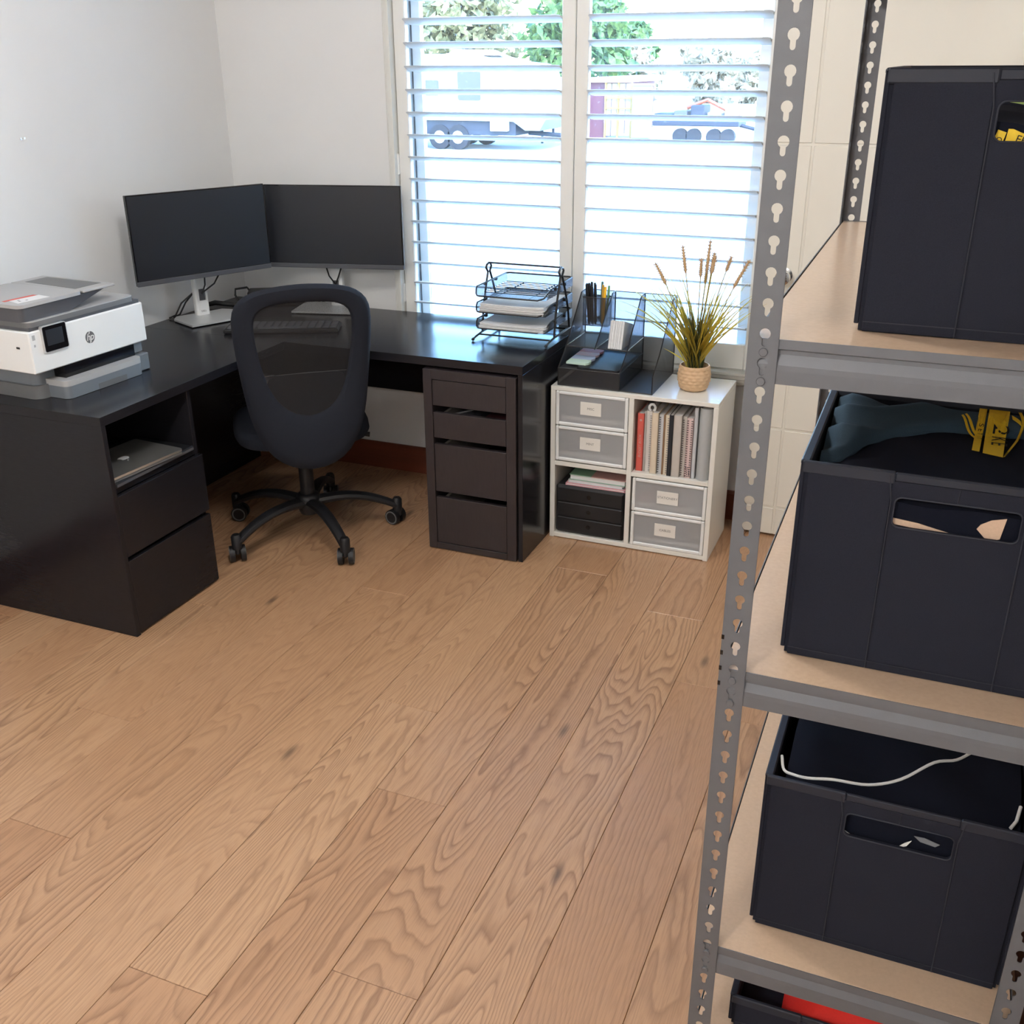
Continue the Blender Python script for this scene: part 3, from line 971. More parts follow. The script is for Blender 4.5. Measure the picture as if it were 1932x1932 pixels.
MB().prism([(2.128+a, .237+b) for a, b in ht], -.3392, -.3382, 'y').build('heart', C['blush'], t, smooth=False)

# ---- black three drawer box and the folders on it
BU = thing('desktop_drawer_box', 'black three drawer plastic box inside the white cabinet', 'drawers', (1.767, -.21, .0205))
MB().box(1.6325, 1.9005, -.352, -.075, .0215, .2145, .007).build('case', C['black'], BU)
for z in (.030, .0905, .151):
    d = MB().box(1.640, 1.893, -.3575, -.350, z, z+.057, .003).build('drawer', C['black'], BU)
    MB().cyl((1.763, -.3580, z+.029), (1.763, -.356, z+.029), .0085, 20).build('finger_hole', C['blackgloss'], d)
fo = [('pink_folder', 'pink plastic folder, lowest on the black three drawer box', C['pinkfile'], 1.668, 1.899, -.348, .2155, .224, .01),
      ('white_folder', 'white document folder lying second in the pile on the black drawer box', C['folderwhite'], 1.676, 1.890, -.342, .2245, .236, -.02),
      ('patterned_folder', 'mint and blush patterned folder on top of the pile over the black box', C['mint'], 1.680, 1.897, -.340, .2365, .257, .02)]
for (nm, lb, m, a, b, y, z0, z1, rz) in fo:
    t = thing(nm, lb, 'folder', ((a+b)/2, -.21, z0), group='folders on the black drawer box')
    if nm == 'patterned_folder':
        MB().box(a, a+.085, y, -.085, z1-.0016, z1).box(a, b, y, -.085, z0, z0+.0012).build('mint_cover', C['mint'], t, smooth=False)
        MB().box(a+.085, b, y, -.085, z1-.0016, z1).build('blush_cover', C['blush'], t, smooth=False)
        MB().box(a+.003, b-.004, y+.004, -.09, z0+.0012, z1-.0016).build('sheets', C['paper'], t, smooth=False)
    else:
        MB().box(a, b, y, -.085, z0, z0+.0016, .0006).box(a, b, y, -.085, z1-.0016, z1, .0006).box(a, a+.002, y, -.085, z0, z1).build('cover', m, t, smooth=False)
        MB().box(a+.003, b-.006, y+.004, -.09, z0+.0016, z1-.0016).build('sheets', C['paper'], t, smooth=False)

# ---- books: (x0, x1, height, front y, colour, style, name, label)
bz = .3070
BOOKS = [
    (1.931, 1.955, .217, -.338, 'coral', 'spine', 'coral_book', 'coral red hardback with pale spine print, beside the cabinet divider'),
    (1.9565, 1.9625, .226, -.336, 'offwhite', 'thin', 'thin_booklet', 'thin off-white booklet squeezed beside the coral book'),
    (1.9640, 1.9830, .228, -.342, 'offwhite', 'spiralR', 'ring_notebook', 'grey-white ring bound notebook with a looped strap on its top'),
    (1.9850, 2.0085, .228, -.348, 'ivorybook', 'spine', 'ivory_book', 'plain ivory book, the thick one between two ring bound notebooks'),
    (2.0105, 2.0260, .222, -.346, 'folderwhite', 'spiralL', 'ring_notebook', 'blue-white ring bound notebook with its dark coil beside the ivory book'),
    (2.0270, 2.0325, .223, -.344, 'kraft', 'thin', 'thin_booklet', 'thin kraft brown booklet in the middle of the book row'),
    (2.0340, 2.0470, .223, -.348, 'cream', 'spiralR', 'ring_notebook', 'cream ring bound notebook next to the black book'),
    (2.0480, 2.0620, .227, -.350, 'blackbook', 'spine', 'black_book', 'slim black book in the middle of the row in the white cabinet'),
    (2.0640, 2.0930, .229, -.350, 'greybook', 'spine', 'grey_book', 'thick warm grey book beside the black one'),
    (2.0945, 2.1085, .224, -.346, 'greybook', 'spiralL', 'ring_notebook', 'grey ring bound notebook right beside the thick warm grey book'),
    (2.1105, 2.1320, .222, -.350, 'pinkbook', 'leopard', 'pink_diary', 'pale pink diary with black and white spotted corners and twin coils'),
    (2.1345, 2.1470, .262, -.344, 'folderwhite', 'thin', 'tall_file', 'tall slim white file next to the grey paper roll'),
]
C['coil'] = mat('dark_coil_wire', (.10, .085, .08), .4, metal=.4)
C['coillight'] = mat('pale_coil_wire', (.45, .44, .43), .35, metal=.5)
for (a, b, h, y, colr, st, nm, lb) in BOOKS:
    t = thing(nm, lb, 'book', ((a+b)/2, y+.07, bz), group='books and notebooks in the white cabinet')
    d = .145
    w = b-a
    cv_ = MB()
    if st in ('spine', 'thin'):
        cv_.box(a, b, y, y+.002, bz, bz+h, .0008).box(a, a+.0018, y, y+d, bz, bz+h).box(b-.0018, b, y, y+d, bz, bz+h)
    else:
        cv_.box(a, a+.0015, y+.004, y+d, bz, bz+h).box(b-.0015, b, y+.004, y+d, bz, bz+h).box(a+.0015, b-.0015, y+.006, y+.008, bz, bz+h)
    cv_.build('cover', C[colr], t, smooth=False)
    if w > .005:
        MB().box(a+.0018, b-.0018, y+.0085, y+d-.003, bz+.002, bz+h-.002).build('pages', C['paperedge'], t, smooth=False)
    if st in ('spiralL', 'spiralR', 'leopard'):
        rows = int(h/.0085)
        for sx in ([a+.003] if st == 'spiralL' else [b-.003] if st == 'spiralR' else [a+.0035, b-.0035]):
            m = MB()
            for i in range(1, rows):
                z = bz+i*.0085
                m.tube([(sx+.0025*cos(q), y+.003+.0035*sin(q), z) for q in [2*pi*j/8 for j in range(9)]], .0009, 4)
            m.build('coil', C['coil'] if st != 'spiralR' else C['coillight'], t)
    if st == 'leopard':
        for i in range(12):
            zz = bz+.006+.0042*(i % 6)*1.6; xx = a+.004+((i*5) % 12)/12*(w-.008)
            MB().cyl((xx, y+.0055, zz), (xx, y+.0062, zz), .0022, 8).build('spot', C['blackbook'], t)
    if nm == 'coral_book':
        text('BUDGET BOOK', .0125, frame(((a+b)/2, y-.0002, bz+.095), (0, 0, 1), (-1, 0, 0)), C['blush'], t, shear=.2)
        MB().prism([((a+b)/2+.006*cos(q)*(1 if i % 2 else .45), bz+.192+.006*sin(q)*(1 if i % 2 else .45)) for i, q in enumerate([2*pi*j/16 for j in range(16)])], y-.0004, y-.0001, 'y').build('emblem', C['blush'], t, smooth=False)
    if 'strap' in lb:
        MB().tube([(1.966+.012+.011*cos(q), y+.02, bz+h+.010+.012*sin(q)) for q in [R(-70+i*20) for i in range(17)]], .0016, 6, 3.0).build('strap', C['whiteplastic'], t)
t = thing('paper_roll', 'grey rolled tube of paper at the end of the book row', 'roll', (2.1745, -.325, bz))
MB().lathe([(.0245, 0), (.0245, .263), (.022, .2635), (.021, .25), (.021, .2), (.001, .2)], 36, (2.1745, -.328, bz)).build('tube', C['rollgrey'], t)
MB().lathe([(.0195, .2), (.0195, .2585), (.017, .2585), (.017, .205), (.001, .205)], 28, (2.1745, -.328, bz)).build('inner_roll', C['offwhite'], t)

# ================================================================== OFFICE CHAIR
CF = R(129)
CM = Matrix.Translation((.74, -.665, 0)) @ Matrix.Rotation(CF-pi/2, 4, 'Z')      # local X across, Y ahead, Z up
CH = thing('office_chair', 'black mesh back swivel office chair with five castors in the desk corner', 'chair', (.74, -.665, 0), CF-pi/2)
for wa in (36, -36, -108, 180, 108):
    la = R(wa)-(CF-pi/2)
    c, s = cos(la), sin(la)
    pts, rs = [], []
    for i in range(9):
        q = i/8
        r = .03+q*.305
        z = .132+.018*sin(q*pi*.9)-.058*q*q
        pts.append((r*c, r*s, z)); rs.append(.027-.007*q)
    lg = MB(CM).tube(pts, rs, 10, .72).build('leg', C['black'], CH)
    ca = la + R((20, -45, 60, 10, -30)[(wa//36) % 5])
    cm = CM @ Matrix.Translation((.338*c, .338*s, 0)) @ Matrix.Scale(1.10, 4) @ Matrix.Rotation(ca, 4, 'Z')
    cas = MB(cm).tube([(0, 0, .050), (0, 0, .093), (0, 0, .100)], [.017, .017, .012], 12).box(-.020, .016, -.009, .009, .03, .058, .006).build('castor', C['black'], CH)
    for sy in (-1, 1):
        MB(cm).cyl((-.010, sy*.0095, .0275), (-.010, sy*.0255, .0275), .0275, 22).build('wheel', C['black'], cas)
        MB(cm).lathe([(.019, 0), (.0225, 0), (.0225, .0012), (.019, .0012), (.019, 0)], 22, (0, 0, 0)) if False else None
        rg = MB(cm)
        n = 22
        vs = [(-.010+q*cos(2*pi*i/n), sy*.0262, .0275+q*sin(2*pi*i/n)) for q in (.0195, .0240) for i in range(n)]
        rg.add(vs, [(i, (i+1) % n, n+(i+1) % n, n+i) for i in range(n)])
        rg.build('wheel_ring', C['greyplastic'], cas, thick=.001)
MB(CM).lathe([(.001, .085), (.034, .085), (.046, .12), (.046, .15), (.040, .162), (.034, .166), (.001, .166)], 28).build('hub', C['black'], CH)
MB(CM).lathe([(.027, .15), (.027, .30), (.018, .30), (.018, .40)], 20).build('gas_column', C['black'], CH)
MB(CM).box(-.09, .09, -.16, .12, .385, .415, .012).build('tilt_mechanism', C['black'], CH)
MB(CM).tube([(.09, -.02, .40), (.20, -.03, .392), (.245, -.035, .385)], [.006, .006, .010], 8).build('lever', C['black'], CH)


def seat_fn(u, v):
    a, r = 2*pi*u, v
    return a, r


st = MB(CM)
vs, fs = [], []
NN = 48
lay = [(.80, .412), (.97, .414), (1.0, .430), (.99, .452), (.93, .470), (.72, .474), (.40, .468), (.02, .464)]
for (q, z) in lay:
    for i in range(NN):
        a = 2*pi*i/NN
        e = 3.2
        rx = .245*q*(abs(cos(a))**(2/e))*(1 if cos(a) >= 0 else -1)
        ry = .235*q*(abs(sin(a))**(2/e))*(1 if sin(a) >= 0 else -1)
        zz = z - (.022*max(0, (ry-.12)/.115)**2 if ry > .12 else 0)
        vs.append((rx, ry+.025, zz))
for j in range(len(lay)-1):
    for i in range(NN):
        fs.append((j*NN+i, j*NN+(i+1) % NN, (j+1)*NN+(i+1) % NN, (j+1)*NN+i))
fs += [tuple(range(NN)), tuple((len(lay)-1)*NN+i for i in range(NN))]
st.add(vs, fs).build('seat', C['fabric'], CH)

# backrest: outline half width against height along the back
OUT = [(0, .0), (.004, .05), (.020, .093), (.045, .127), (.09, .160), (.16, .187), (.24, .203), (.34, .215), (.44, .224), (.53, .228), (.585, .224), (.62, .207), (.645, .176), (.660, .138), (.672, .08), (.678, .0)]
INN = [(.205, .0), (.212, .040), (.235, .078), (.275, .110), (.33, .132), (.40, .147), (.48, .158), (.545, .160), (.580, .151), (.600, .128), (.612, .085), (.617, .0)]


def outline(tab, cy, n=72):
    """closed loop by angle round (0, cy)"""
    poly = [(w, s_) for s_, w in tab] + [(-w, s_) for s_, w in reversed(tab[1:-1])]
    out = []
    for i in range(n):
        a = 2*pi*i/n
        dx, dy = cos(a), sin(a)
        best = 0
        for (p, q) in zip(poly, poly[1:]+poly[:1]):
            ex, ey = q[0]-p[0], q[1]-p[1]
            den = dx*ey-dy*ex
            if abs(den) < 1e-12: continue
            tt = (p[0]*ey-(p[1]-cy)*ex)/den
            uu = (p[0]*dy-(p[1]-cy)*dx)/den
            if tt > 0 and -1e-6 <= uu <= 1+1e-6: best = max(best, tt)
        out.append(best)
    # light smoothing
    for _ in range(2):
        out = [(out[i-1]+2*out[i]+out[(i+1) % n])/4 for i in range(n)]
    return [(r*cos(2*pi*i/n), cy+r*sin(2*pi*i/n)) for i, r in enumerate(out)]


TB = R(9)


def back_pt(x, s_, off):
    """point on the curved backrest: off > 0 is towards the sitter"""
    x -= .0
    bow = .9*x*x + .045*sin(max(0, min(1, s_/.68))*pi)*0.6 - .012
    yy = -.25 - s_*sin(TB) + bow + off
    return (x+.010, yy, .355 + s_*cos(TB))


CY = .43
OL, IL = outline(OUT, CY), outline(INN, CY)
N = len(OL)
rings = [(0.0, .012), (0.0, -.004), (.10, -.013), (.45, -.018), (.80, -.016), (.95, -.006), (1.0, .004), (.95, .013), (.5, .016)]
vs, fs = [], []
for (q, off) in rings:
    for i in range(N):
        x = IL[i][0]+(OL[i][0]-IL[i][0])*q
        s_ = IL[i][1]+(OL[i][1]-IL[i][1])*q
        vs.append(back_pt(x, s_, off))
m = len(rings)
for j in range(m):
    for i in range(N):
        fs.append((j*N+i, j*N+(i+1) % N, ((j+1) % m)*N+(i+1) % N, ((j+1) % m)*N+i))
BR = MB(CM).add(vs, fs).build('backrest_frame', C['fabric'], CH)
vs, fs = [], []
rr = [1.02, .8, .6, .4, .2, .01]
for q in rr:
    for i in range(N):
        vs.append(back_pt(IL[i][0]*q, CY+(IL[i][1]-CY)*q, -.004))
for j in range(len(rr)-1):
    for i in range(N):
        fs.append((j*N+i, j*N+(i+1) % N, (j+1)*N+(i+1) % N, (j+1)*N+i))
fs.append(tuple((len(rr)-1)*N+i for i in range(N)))
MB(CM).add(vs, fs).build('backrest_mesh', C['chairmesh'], CH)
# lower pad behind the mesh with its stitched upper edge
pts = [p for p in outline([(.19, 0), (.20, .05), (.23, .085), (.28, .118), (.33, .135), (.352, .140), (.362, .0)], .28, 40)]
vs = [back_pt(x, s_, .004) for x, s_ in pts] + [back_pt(x, s_, .014) for x, s_ in pts]
k_ = len(pts)
MB(CM).add(vs, [tuple(range(k_)), tuple(range(2*k_-1, k_-1, -1))]+[(i, (i+1) % k_, k_+(i+1) % k_, k_+i) for i in range(k_)]).build('lumbar_pad', C['fabric'], CH)
MB(CM).tube([back_pt(x, .357+.006*(1-(x/.14)**2), .002) for x in [-.135+.0225*i for i in range(13)]], .0011, 5).build('pad_seam', C['greyplastic'], CH)
MB(CM).tube([back_pt(0, .09, .02), (0.005, -.20, .405), (0.0, -.12, .40)], [.03, .026, .022], 10).build('back_bracket', C['black'], CH)

# ================================================================== PRINTER
PA = (.416, -1.526, 0)
PM = Matrix.Translation(PA) @ Matrix.Rotation(1.520, 4, 'Z')     # X along the front, Y back to the wall
PR = thing('printer', 'white and grey printer with small black touch screen on the desk', 'printer', (.24, -1.29, .730))
P = lambda: MB(PM)
P().prism(rrect(.035, .445, .047, .330, .035), .7305, .772, 'z').build('lower_base', C['greyplastic'], PR)
P().prism(rrect(.045, .438, .055, .325, .03), .772, .826, 'z').build('base_step', C['bluegrey'], PR)
P().box(0, .461, 0, .335, .825, .951, .0035).build('body', C['whiteplastic'], PR)
P().box(.012, .452, .006, .33, .951, .962).build('shadow_gap', C['darkgrey'], PR, smooth=False)
P().prism(rrect(.010, .432, .002, .328, .018), .961, .976, 'z').build('scanner_lid', C['greyplastic'], PR)
P().prism(rrect(.0102, .4318, .0022, .3278, .018), .976, .979, 'z').build('lid_top', C['lightgrey'], PR)
# document feeder: dark undercut body, pale cover that runs on as the paper tray
adf = [(-.004, .976), (.190, .979), (.335, 1.020), (.335, 1.024), (-.004, 1.024)]
lo_, hi_ = rrect(-.002, .190, .013, .316, .018), rrect(-.002, .335, .013, .316, .018)
n_ = len(lo_)
P().add([(a, b, .979) for a, b in lo_]+[(a, b, 1.0200) for a, b in hi_], [tuple(range(n_)), tuple(range(2*n_-1, n_-1, -1))]+[(i, (i+1) % n_, n_+(i+1) % n_, n_+i) for i in range(n_)]).build('feeder_body', C['darkgrey'], PR)
P().prism(rrect(-.006, .236, .008, .320, .022), 1.0195, 1.0295, 'z').build('feeder_cover', C['lightgrey'], PR)
P().box(.236, .366, .008, .320, 1.0215, 1.0295, .002).build('paper_tray', C['lightgrey'], PR)
P().prism([(.245, .05), (.35, .05), (.35, .285), (.262, .285)], 1.0296, 1.0302, 'z').build('tray_recess', C['greyplastic'], PR, smooth=False)
P().prism([(.02, .040), (.128, .030), (.134, .082), (.034, .092)], 1.0296, 1.0300, 'z').build('sticker', C['paper'], PR, smooth=False)
P().prism([(.0195, .093), (.128, .083), (.128, .100), (.022, .108)], 1.0296, 1.0301, 'z').build('sticker_band', C['coral'], PR, smooth=False)
for (a, b) in ((.040, .056), (.048, .07), (.062, .052)):
    P().box(a, a+.007, b, b+.006, 1.0300, 1.0302).build('sticker_icon', C['logo'], PR, smooth=False)
# touch screen
P().prism(rrect(.0435, .1345, .8805, .9600, .007), -.0075, .004, 'y').build('screen_frame', C['silver'], PR)
P().prism(rrect(.046, .132, .883, .9575, .005), -.0082, -.0070, 'y').build('touch_screen', C['blackgloss'], PR)
P().box(.056, .118, -.0086, -.0080, .900, .947).build('screen_image', C['screen'], PR, smooth=False)
# round badge with slanted letters
P().prism([(.224+.0185*cos(2*pi*i/40), .888+.0185*sin(2*pi*i/40)) for i in range(40)], -.0006, .001, 'y').build('badge', C['logo'], PR)
text('hp', .0310, PM @ frame((.2235, -.0008, .8885), (1, 0, 0), (0, 0, 1)), C['whiteplastic'], PR, shear=.26, space=.92)
P().prism([(.2225, .9065), (.2255, .9065), (.2232, .8985), (.2205, .8985)], -.0009, -.0004, 'y').build('badge_stroke', C['whiteplastic'], PR, smooth=False)
P().prism([(.2205, .8700), (.2235, .8700), (.2262, .8790), (.2232, .8790)], -.0009, -.0004, 'y').build('badge_stroke', C['whiteplastic'], PR, smooth=False)
P().box(-.0006, .001, .044, .058, .898, .904).build('usb_port', C['blackgloss'], PR, smooth=False)
P().box(.012, .022, -.0004, 0, .925, .940).box(.014, .020, -.0004, 0, .905, .912).build('status_icon', C['lightgrey'], PR, smooth=False)
# output slot and paper tray
P().box(.11, .40, .004, .05, .786, .826).build('output_slot', C['blackgloss'], PR, smooth=False)
P().box(.40, .445, .012, .06, .790, .828, .003).build('slot_cheek', C['bluegrey'], PR)
P().prism(rrect(.078, .398, -.030, .20, .022), .731, .770, 'z').build('paper_drawer', C['bluegrey'], PR)
P().prism(rrect(.0775, .3985, -.0305, .10, .022), .769, .787, 'z').build('drawer_cover', C['lightgrey'], PR)
P().box(.398, .452, -.004, .10, .731, .786, .003).build('drawer_wing', C['bluegrey'], PR)
P().box(.20, .318, -.0312, -.026, .731, .749).build('finger_notch', C['logo'], PR, smooth=False)

# ================================================================== MONITORS
MW, MH = .555, .320


def monitor(c, yaw, base, pole, label, bw=.262):
    t = thing('monitor', label, 'monitor', (base[0], base[1], .7302), yaw, 'pair of computer monitors on the desks')
    M = Matrix.Translation(c) @ Matrix.Rotation(yaw, 4, 'Z')
    m = lambda: MB(M)
    m().box(-MW/2, MW/2, -.004, .010, -MH/2, MH/2, .0015).build('bezel', C['blackgloss'], t)
    m().box(-MW/2+.0045, MW/2-.0045, -.0048, -.0035, -MH/2+.019, MH/2-.0045).build('screen', C['screen'], t, smooth=False)
    m().box(-MW/2, MW/2, -.0056, .0, -MH/2-.0005, -MH/2+.0175, .0015).build('chin_strip', C['darkgrey'], t)
    m().box(-MW/2+.0004, MW/2-.0002, .004, .0135, -MH/2+.0005, MH/2-.0004, .002).build('side_rim', C['rimmetal'], t)
    m().box(-MW/2+.03, MW/2-.03, .0135, .034, -MH/2+.02, MH/2-.03, .008).build('back_cover', C['silver'], t)
    m().box(-.11, .11, .032, .056, -.10, .10, .012).build('rear_hump', C['silver'], t)
    px, py = pole                                     # in the monitor's own frame
    B = Matrix.Translation((base[0], base[1], 0)) @ Matrix.Rotation(yaw, 4, 'Z')
    b = lambda: MB(B)
    b().prism([(0, 0), (bw, 0), (bw, .15), (bw-.03, .19), (.03, .19), (0, .15)], .7345, .7415, 'z').build('stand_base', C['silver'], t, smooth=False)
    b().prism(rrect(.012, bw-.012, .012, .17, .01), .7305, .7345, 'z').build('base_foot', C['black'], t)
    ztop = c[2]+.04
    b().prism(rrect(px-.028, px+.028, py, py+.034, .010), .7415, ztop, 'z').build('stand_neck', C['whiteplastic'], t)
    b().prism(rrect(px-.013, px+.013, py-.0025, py+.004, .006), .80, .845, 'z').build('cable_slot', C['darkgrey'], t)
    inv = B.inverted() @ M
    hp = inv @ Vector((0, .05, 0))
    b().box(px-.03, px+.03, min(hp.y-.012, py), py+.03, c[2]-.03, c[2]+.03, .004).build('neck_head', C['silver'], t)
    for (dx, q) in ((-.004, -.052), (.024, .012)):
        p0 = inv @ Vector((dx+(px-bw/2)*0+q*.0, .046, -MH/2+.01))
        s_ = Vector((px, py-.004, .83))
        p0 = Vector((px+(-.035 if q < 0 else .045), p0.y, c[2]-MH/2+.02))
        mid = (p0+s_)/2 + Vector((0, -.012, -.012))
        b().tube([p0, mid, s_, s_+Vector((0, .01, -.012))], .0032, 8).build('cable', C['black'], t)
    for d in (0, .018):
        b().tube([(px-.02, py+.03, .83), (px-.05-d, py+.05, .79), (px-.075-d, py+.06, .745), (px-.10-d, py+.07, .735)], .0032, 8).build('cable', C['black'], t)
    text('DELL', .010, B @ frame((px, py-.0006, .757), (1, 0, 0), (0, 0, 1)), C['logo'], t)
    return t


monitor((.2646, -.503, 1.0800), R(65.5), (.216, -.566), (.126, .140), 'black screen monitor on silver stand turned along the side wall, nearest the printer')
monitor((.6006, -.1137, 1.0680), R(13.4), (.431, -.213), (.155, .125), 'black screen monitor on silver stand before the window wall, beside the shutter')

t = thing('docking_station', 'small black box with a cable loop behind the chair, under the monitors', 'box', (.30, -.10, .7302))
DM = Matrix.Translation((.27, -.075, .7302)) @ Matrix.Rotation(R(30), 4, 'Z')
MB(DM).box(-.115, .115, -.045, .045, 0, .062, .005).build('case', C['black'], t)
MB(DM).tube([(-.11, .0, .062), (-.118, -.002, .074), (-.165, -.01, .070), (-.168, -.012, .045), (-.150, -.016, .012), (-.12, -.02, .006)], .0045, 8).build('cable_loop', C['black'], t)
MB(DM).tube([(-.115, -.02, .03), (-.17, -.05, .013), (-.25, -.03, .020), (-.31, -.045, .0095), (-.36, -.03, .006)], [.008, .01, .011, .008, .005], 8).build('cable', C['black'], t)
t = thing('keyboard', 'black keyboard on the desk behind the chair back, its end showing beside it', 'keyboard', (.555, -.46, .7302), R(24))
KM = Matrix.Translation((.555, -.455, .7305)) @ Matrix.Rotation(R(24), 4, 'Z')
MB(KM).box(-.215, .215, -.062, .062, 0, .016, .004).build('case', C['black'], t)
for r_ in range(5):
    for c_ in range(15):
        if r_ == 0 and 4 <= c_ <= 9:
            if c_ == 4: MB(KM).box(-.086, .078, -.055, -.037, .0155, .021, .002).build('key', C['darkgrey'], t)
            continue
        x = -.203+c_*.0276
        MB(KM).box(x, x+.0235, -.055+r_*.0225, -.037+r_*.0225, .0155, .021, .002).build('key', C['darkgrey'], t, smooth=False)

# ---- laptop and folio on the open shelf
t = thing('black_folio', 'black folio lying under the laptop on the open shelf', 'folio', (.48, -1.35, .497))
MB().box(.40, .655, -1.53, -1.165, .4975, .514, .003).build('cover', C['black'], t)
MB().box(.41, .657, -1.526, -1.17, .502, .510).build('pages', C['darkgrey'], t)
LT = thing('laptop', 'closed silver laptop with white fruit logo on the open desk shelf', 'laptop', (.55, -1.38, .5145))
LM = Matrix.Translation((.553, -1.378, .5145)) @ Matrix.Rotation(R(90-5), 4, 'Z')
MB(LM).prism(rrect(-.151, .151, -.105, .105, .012), 0, .0068, 'z').build('base', C['greyplastic'], LT)
C['laptoplid'] = mat('brushed_aluminium_lid', (.62, .61, .58), .30, metal=.85)
MB(LM).prism(rrect(-.152, .152, -.106, .106, .012), .0082, .0155, 'z').build('lid', C['laptoplid'], LT)
ap = []
for i in range(48):
    a = 2*pi*i/48
    r = .0165*(1+.06*cos(2*a)) - .0035*max(0, cos(a-pi/2))**14 - .0025*max(0, cos(a+pi/2))**14 + .0012*abs(cos(a))
    ap.append((r*cos(a), r*sin(a)))
ap2 = []
for (a, b) in ap:                                   # bite
    d = sqrt((a-.0215)**2+(b-.003)**2)
    if d < .0105 and a > 0:
        a, b = .0215+(a-.0215)*.0105/d, .003+(b-.003)*.0105/d
    ap2.append((a, b))
MB(LM).prism([(-a, -b) for a, b in ap2], .0155, .0158, 'z').build('logo_mark', C['whiteplastic'], LT, smooth=False)
lf = [(.009*q, .0205+.009*q*1.0+.0028*sin(pi*q)) for q in (0, .25, .5, .75, 1)] + [(.009*q, .0205+.009*q-.0028*sin(pi*q)) for q in (.75, .5, .25)]
MB(LM).prism([(-a, -b) for a, b in lf], .0155, .0158, 'z').build('logo_leaf', C['whiteplastic'], LT, smooth=False)

# ================================================================== LETTER TRAY
LTY = thing('letter_tray', 'three tier black wire letter tray on the desk before the shutters', 'tray', (1.445, -.2, .7302))
w_ = .0042
for x in (1.303, 1.587):
    m = MB()
    arch = [(x, -.268, .747)] + [(x, -.200-.066*(1-q**1.6)*1.0, .747+.225*q) for q in (.3, .55, .8, .93)] + [(x, -.200-.026*cos(R(a)), .966+.022*sin(R(a))) for a in (20, 50, 90, 130, 160)] + [(x, -.200+.096*(1-q**1.6), .747+.225*q) for q in (.93, .8, .55, .3)] + [(x, -.103, .747)]
    m.tube(arch, w_, 8)
    m.build('side_arch', C['wire'], LTY)
    MB().tube([(x, -.352, .7375), (x, -.325, .742), (x, -.265, .747), (x, -.10, .747), (x, -.055, .744)], w_, 8).build('foot_rail', C['wire'], LTY)
    for y in (-.353, -.053):
        MB().ball((x, y, .7365), .0062, 8).build('foot', C['black'], LTY)
MB().tube([(1.303, -.2, .988), (1.587, -.2, .988)], .0033, 8).build('top_bar', C['wire'], LTY)
for y in (-.30, -.11):
    MB().tube([(1.303, y, .744), (1.587, y, .744)], .0033, 8).build('cross_bar', C['wire'], LTY)
for zb in (.893, .835, .776):
    zt = zb+.033
    x0, x1, y0, y1 = 1.312, 1.578, -.338, -.045
    rim = [(x0+.012, y0, zb), (x1-.03, y0, zb), (x1-.010, y0+.012, zb+.006), (x1, y0+.055, zt-.003), (x1, y1-.012, zt), (x1-.012, y1, zt), (x0+.012, y1, zt), (x0, y1-.012, zt), (x0, y0+.010, zt), (x0, y0+.002, zt-.008), (x0, y0, zb+.008), (x0+.004, y0, zb+.001), (x0+.012, y0, zb)]
    tr = MB().tube(rim, .0030, 8).build('tray_rim', C['wire'], LTY)
    for q in ([(x0, y0, zb), (x0, y0, zt-.004), (x0, y1, zt), (x0, y1, zb)], [(x1, y0+.012, zb), (x1, y0+.055, zt-.003), (x1, y1, zt), (x1, y1, zb)]):
        MB().sheet(q).build('mesh_side', C['meshYZ'], tr, smooth=False, recalc=False)
    MB().sheet([(x0, y1, zb), (x0, y1, zt), (x1, y1, zt), (x1, y1, zb)]).build('mesh_back', C['meshXZ'], tr, smooth=False, recalc=False)
    MB().sheet([(x0, y0, zb), (x1, y0, zb), (x1, -.27, zb), (x0, -.27, zb)]).build('mesh_lip', C['meshXY'], tr, smooth=False, recalc=False)
    for i in range(9):
        y = -.262+i*.0265
        MB().tube([(x0, y, zb), (x1, y, zb)], .0018, 6).build('tray_rod', C['wire'], tr)
    for x in (x0+.07, x1-.07):
        MB().tube([(x, y0, zb-.002), (x, y1, zb-.002)], .0018, 6).build('tray_rod', C['wire'], tr)
    for x in (1.303, 1.587):
        for y in (-.243, -.145):
            MB().box(min(x, x0 if x < 1.4 else x1)-.001, max(x, x0 if x < 1.4 else x1)+.001, y-.006, y+.006, zt-.012, zt-.002, .001).build('clip', C['black'], tr)


def paper_stack(label, z0, n, x0, x1, y0, y1, curl, seed):
    t = thing('paper_stack', label, 'papers', ((x0+x1)/2, (y0+y1)/2, z0), group='papers in the letter tray')
    rnd = random.Random(seed)
    for i in range(n):
        dx, dy = rnd.uniform(-.004, .004), rnd.uniform(-.004, .004)
        z = z0+i*.0028
        def fn(u, v, dx=dx, dy=dy, z=z):
            x = x0+(x1-x0)*u+dx
            return (x, y0+(y1-y0)*v+dy, z+curl*((2*u-1)**2*.5+(1-v)*.35)*(i/n) )
        m = MB().grid(fn, 8, 6)
        m.build('sheet', C['paper'], t, thick=.0022)


paper_stack('thick stack of papers in the middle tier of the letter tray', .838, 9, 1.322, 1.568, -.332, -.075, .008, 3)
paper_stack('thinner papers with a curled corner in the lowest tier of the letter tray', .779, 6, 1.322, 1.572, -.336, -.070, .006, 4)

# ================================================================== MESH ORGANISER ON THE CABINET
OG = thing('desk_organiser', 'black mesh desk organiser with file slots on the white cabinet', 'organiser', (1.805, -.2, wh))
Z0 = wh+.0006
sidep = [(-.345, Z0), (-.345, .661), (-.262, .720), (-.098, .884), (-.052, .886), (-.045, .880), (-.045, Z0)]


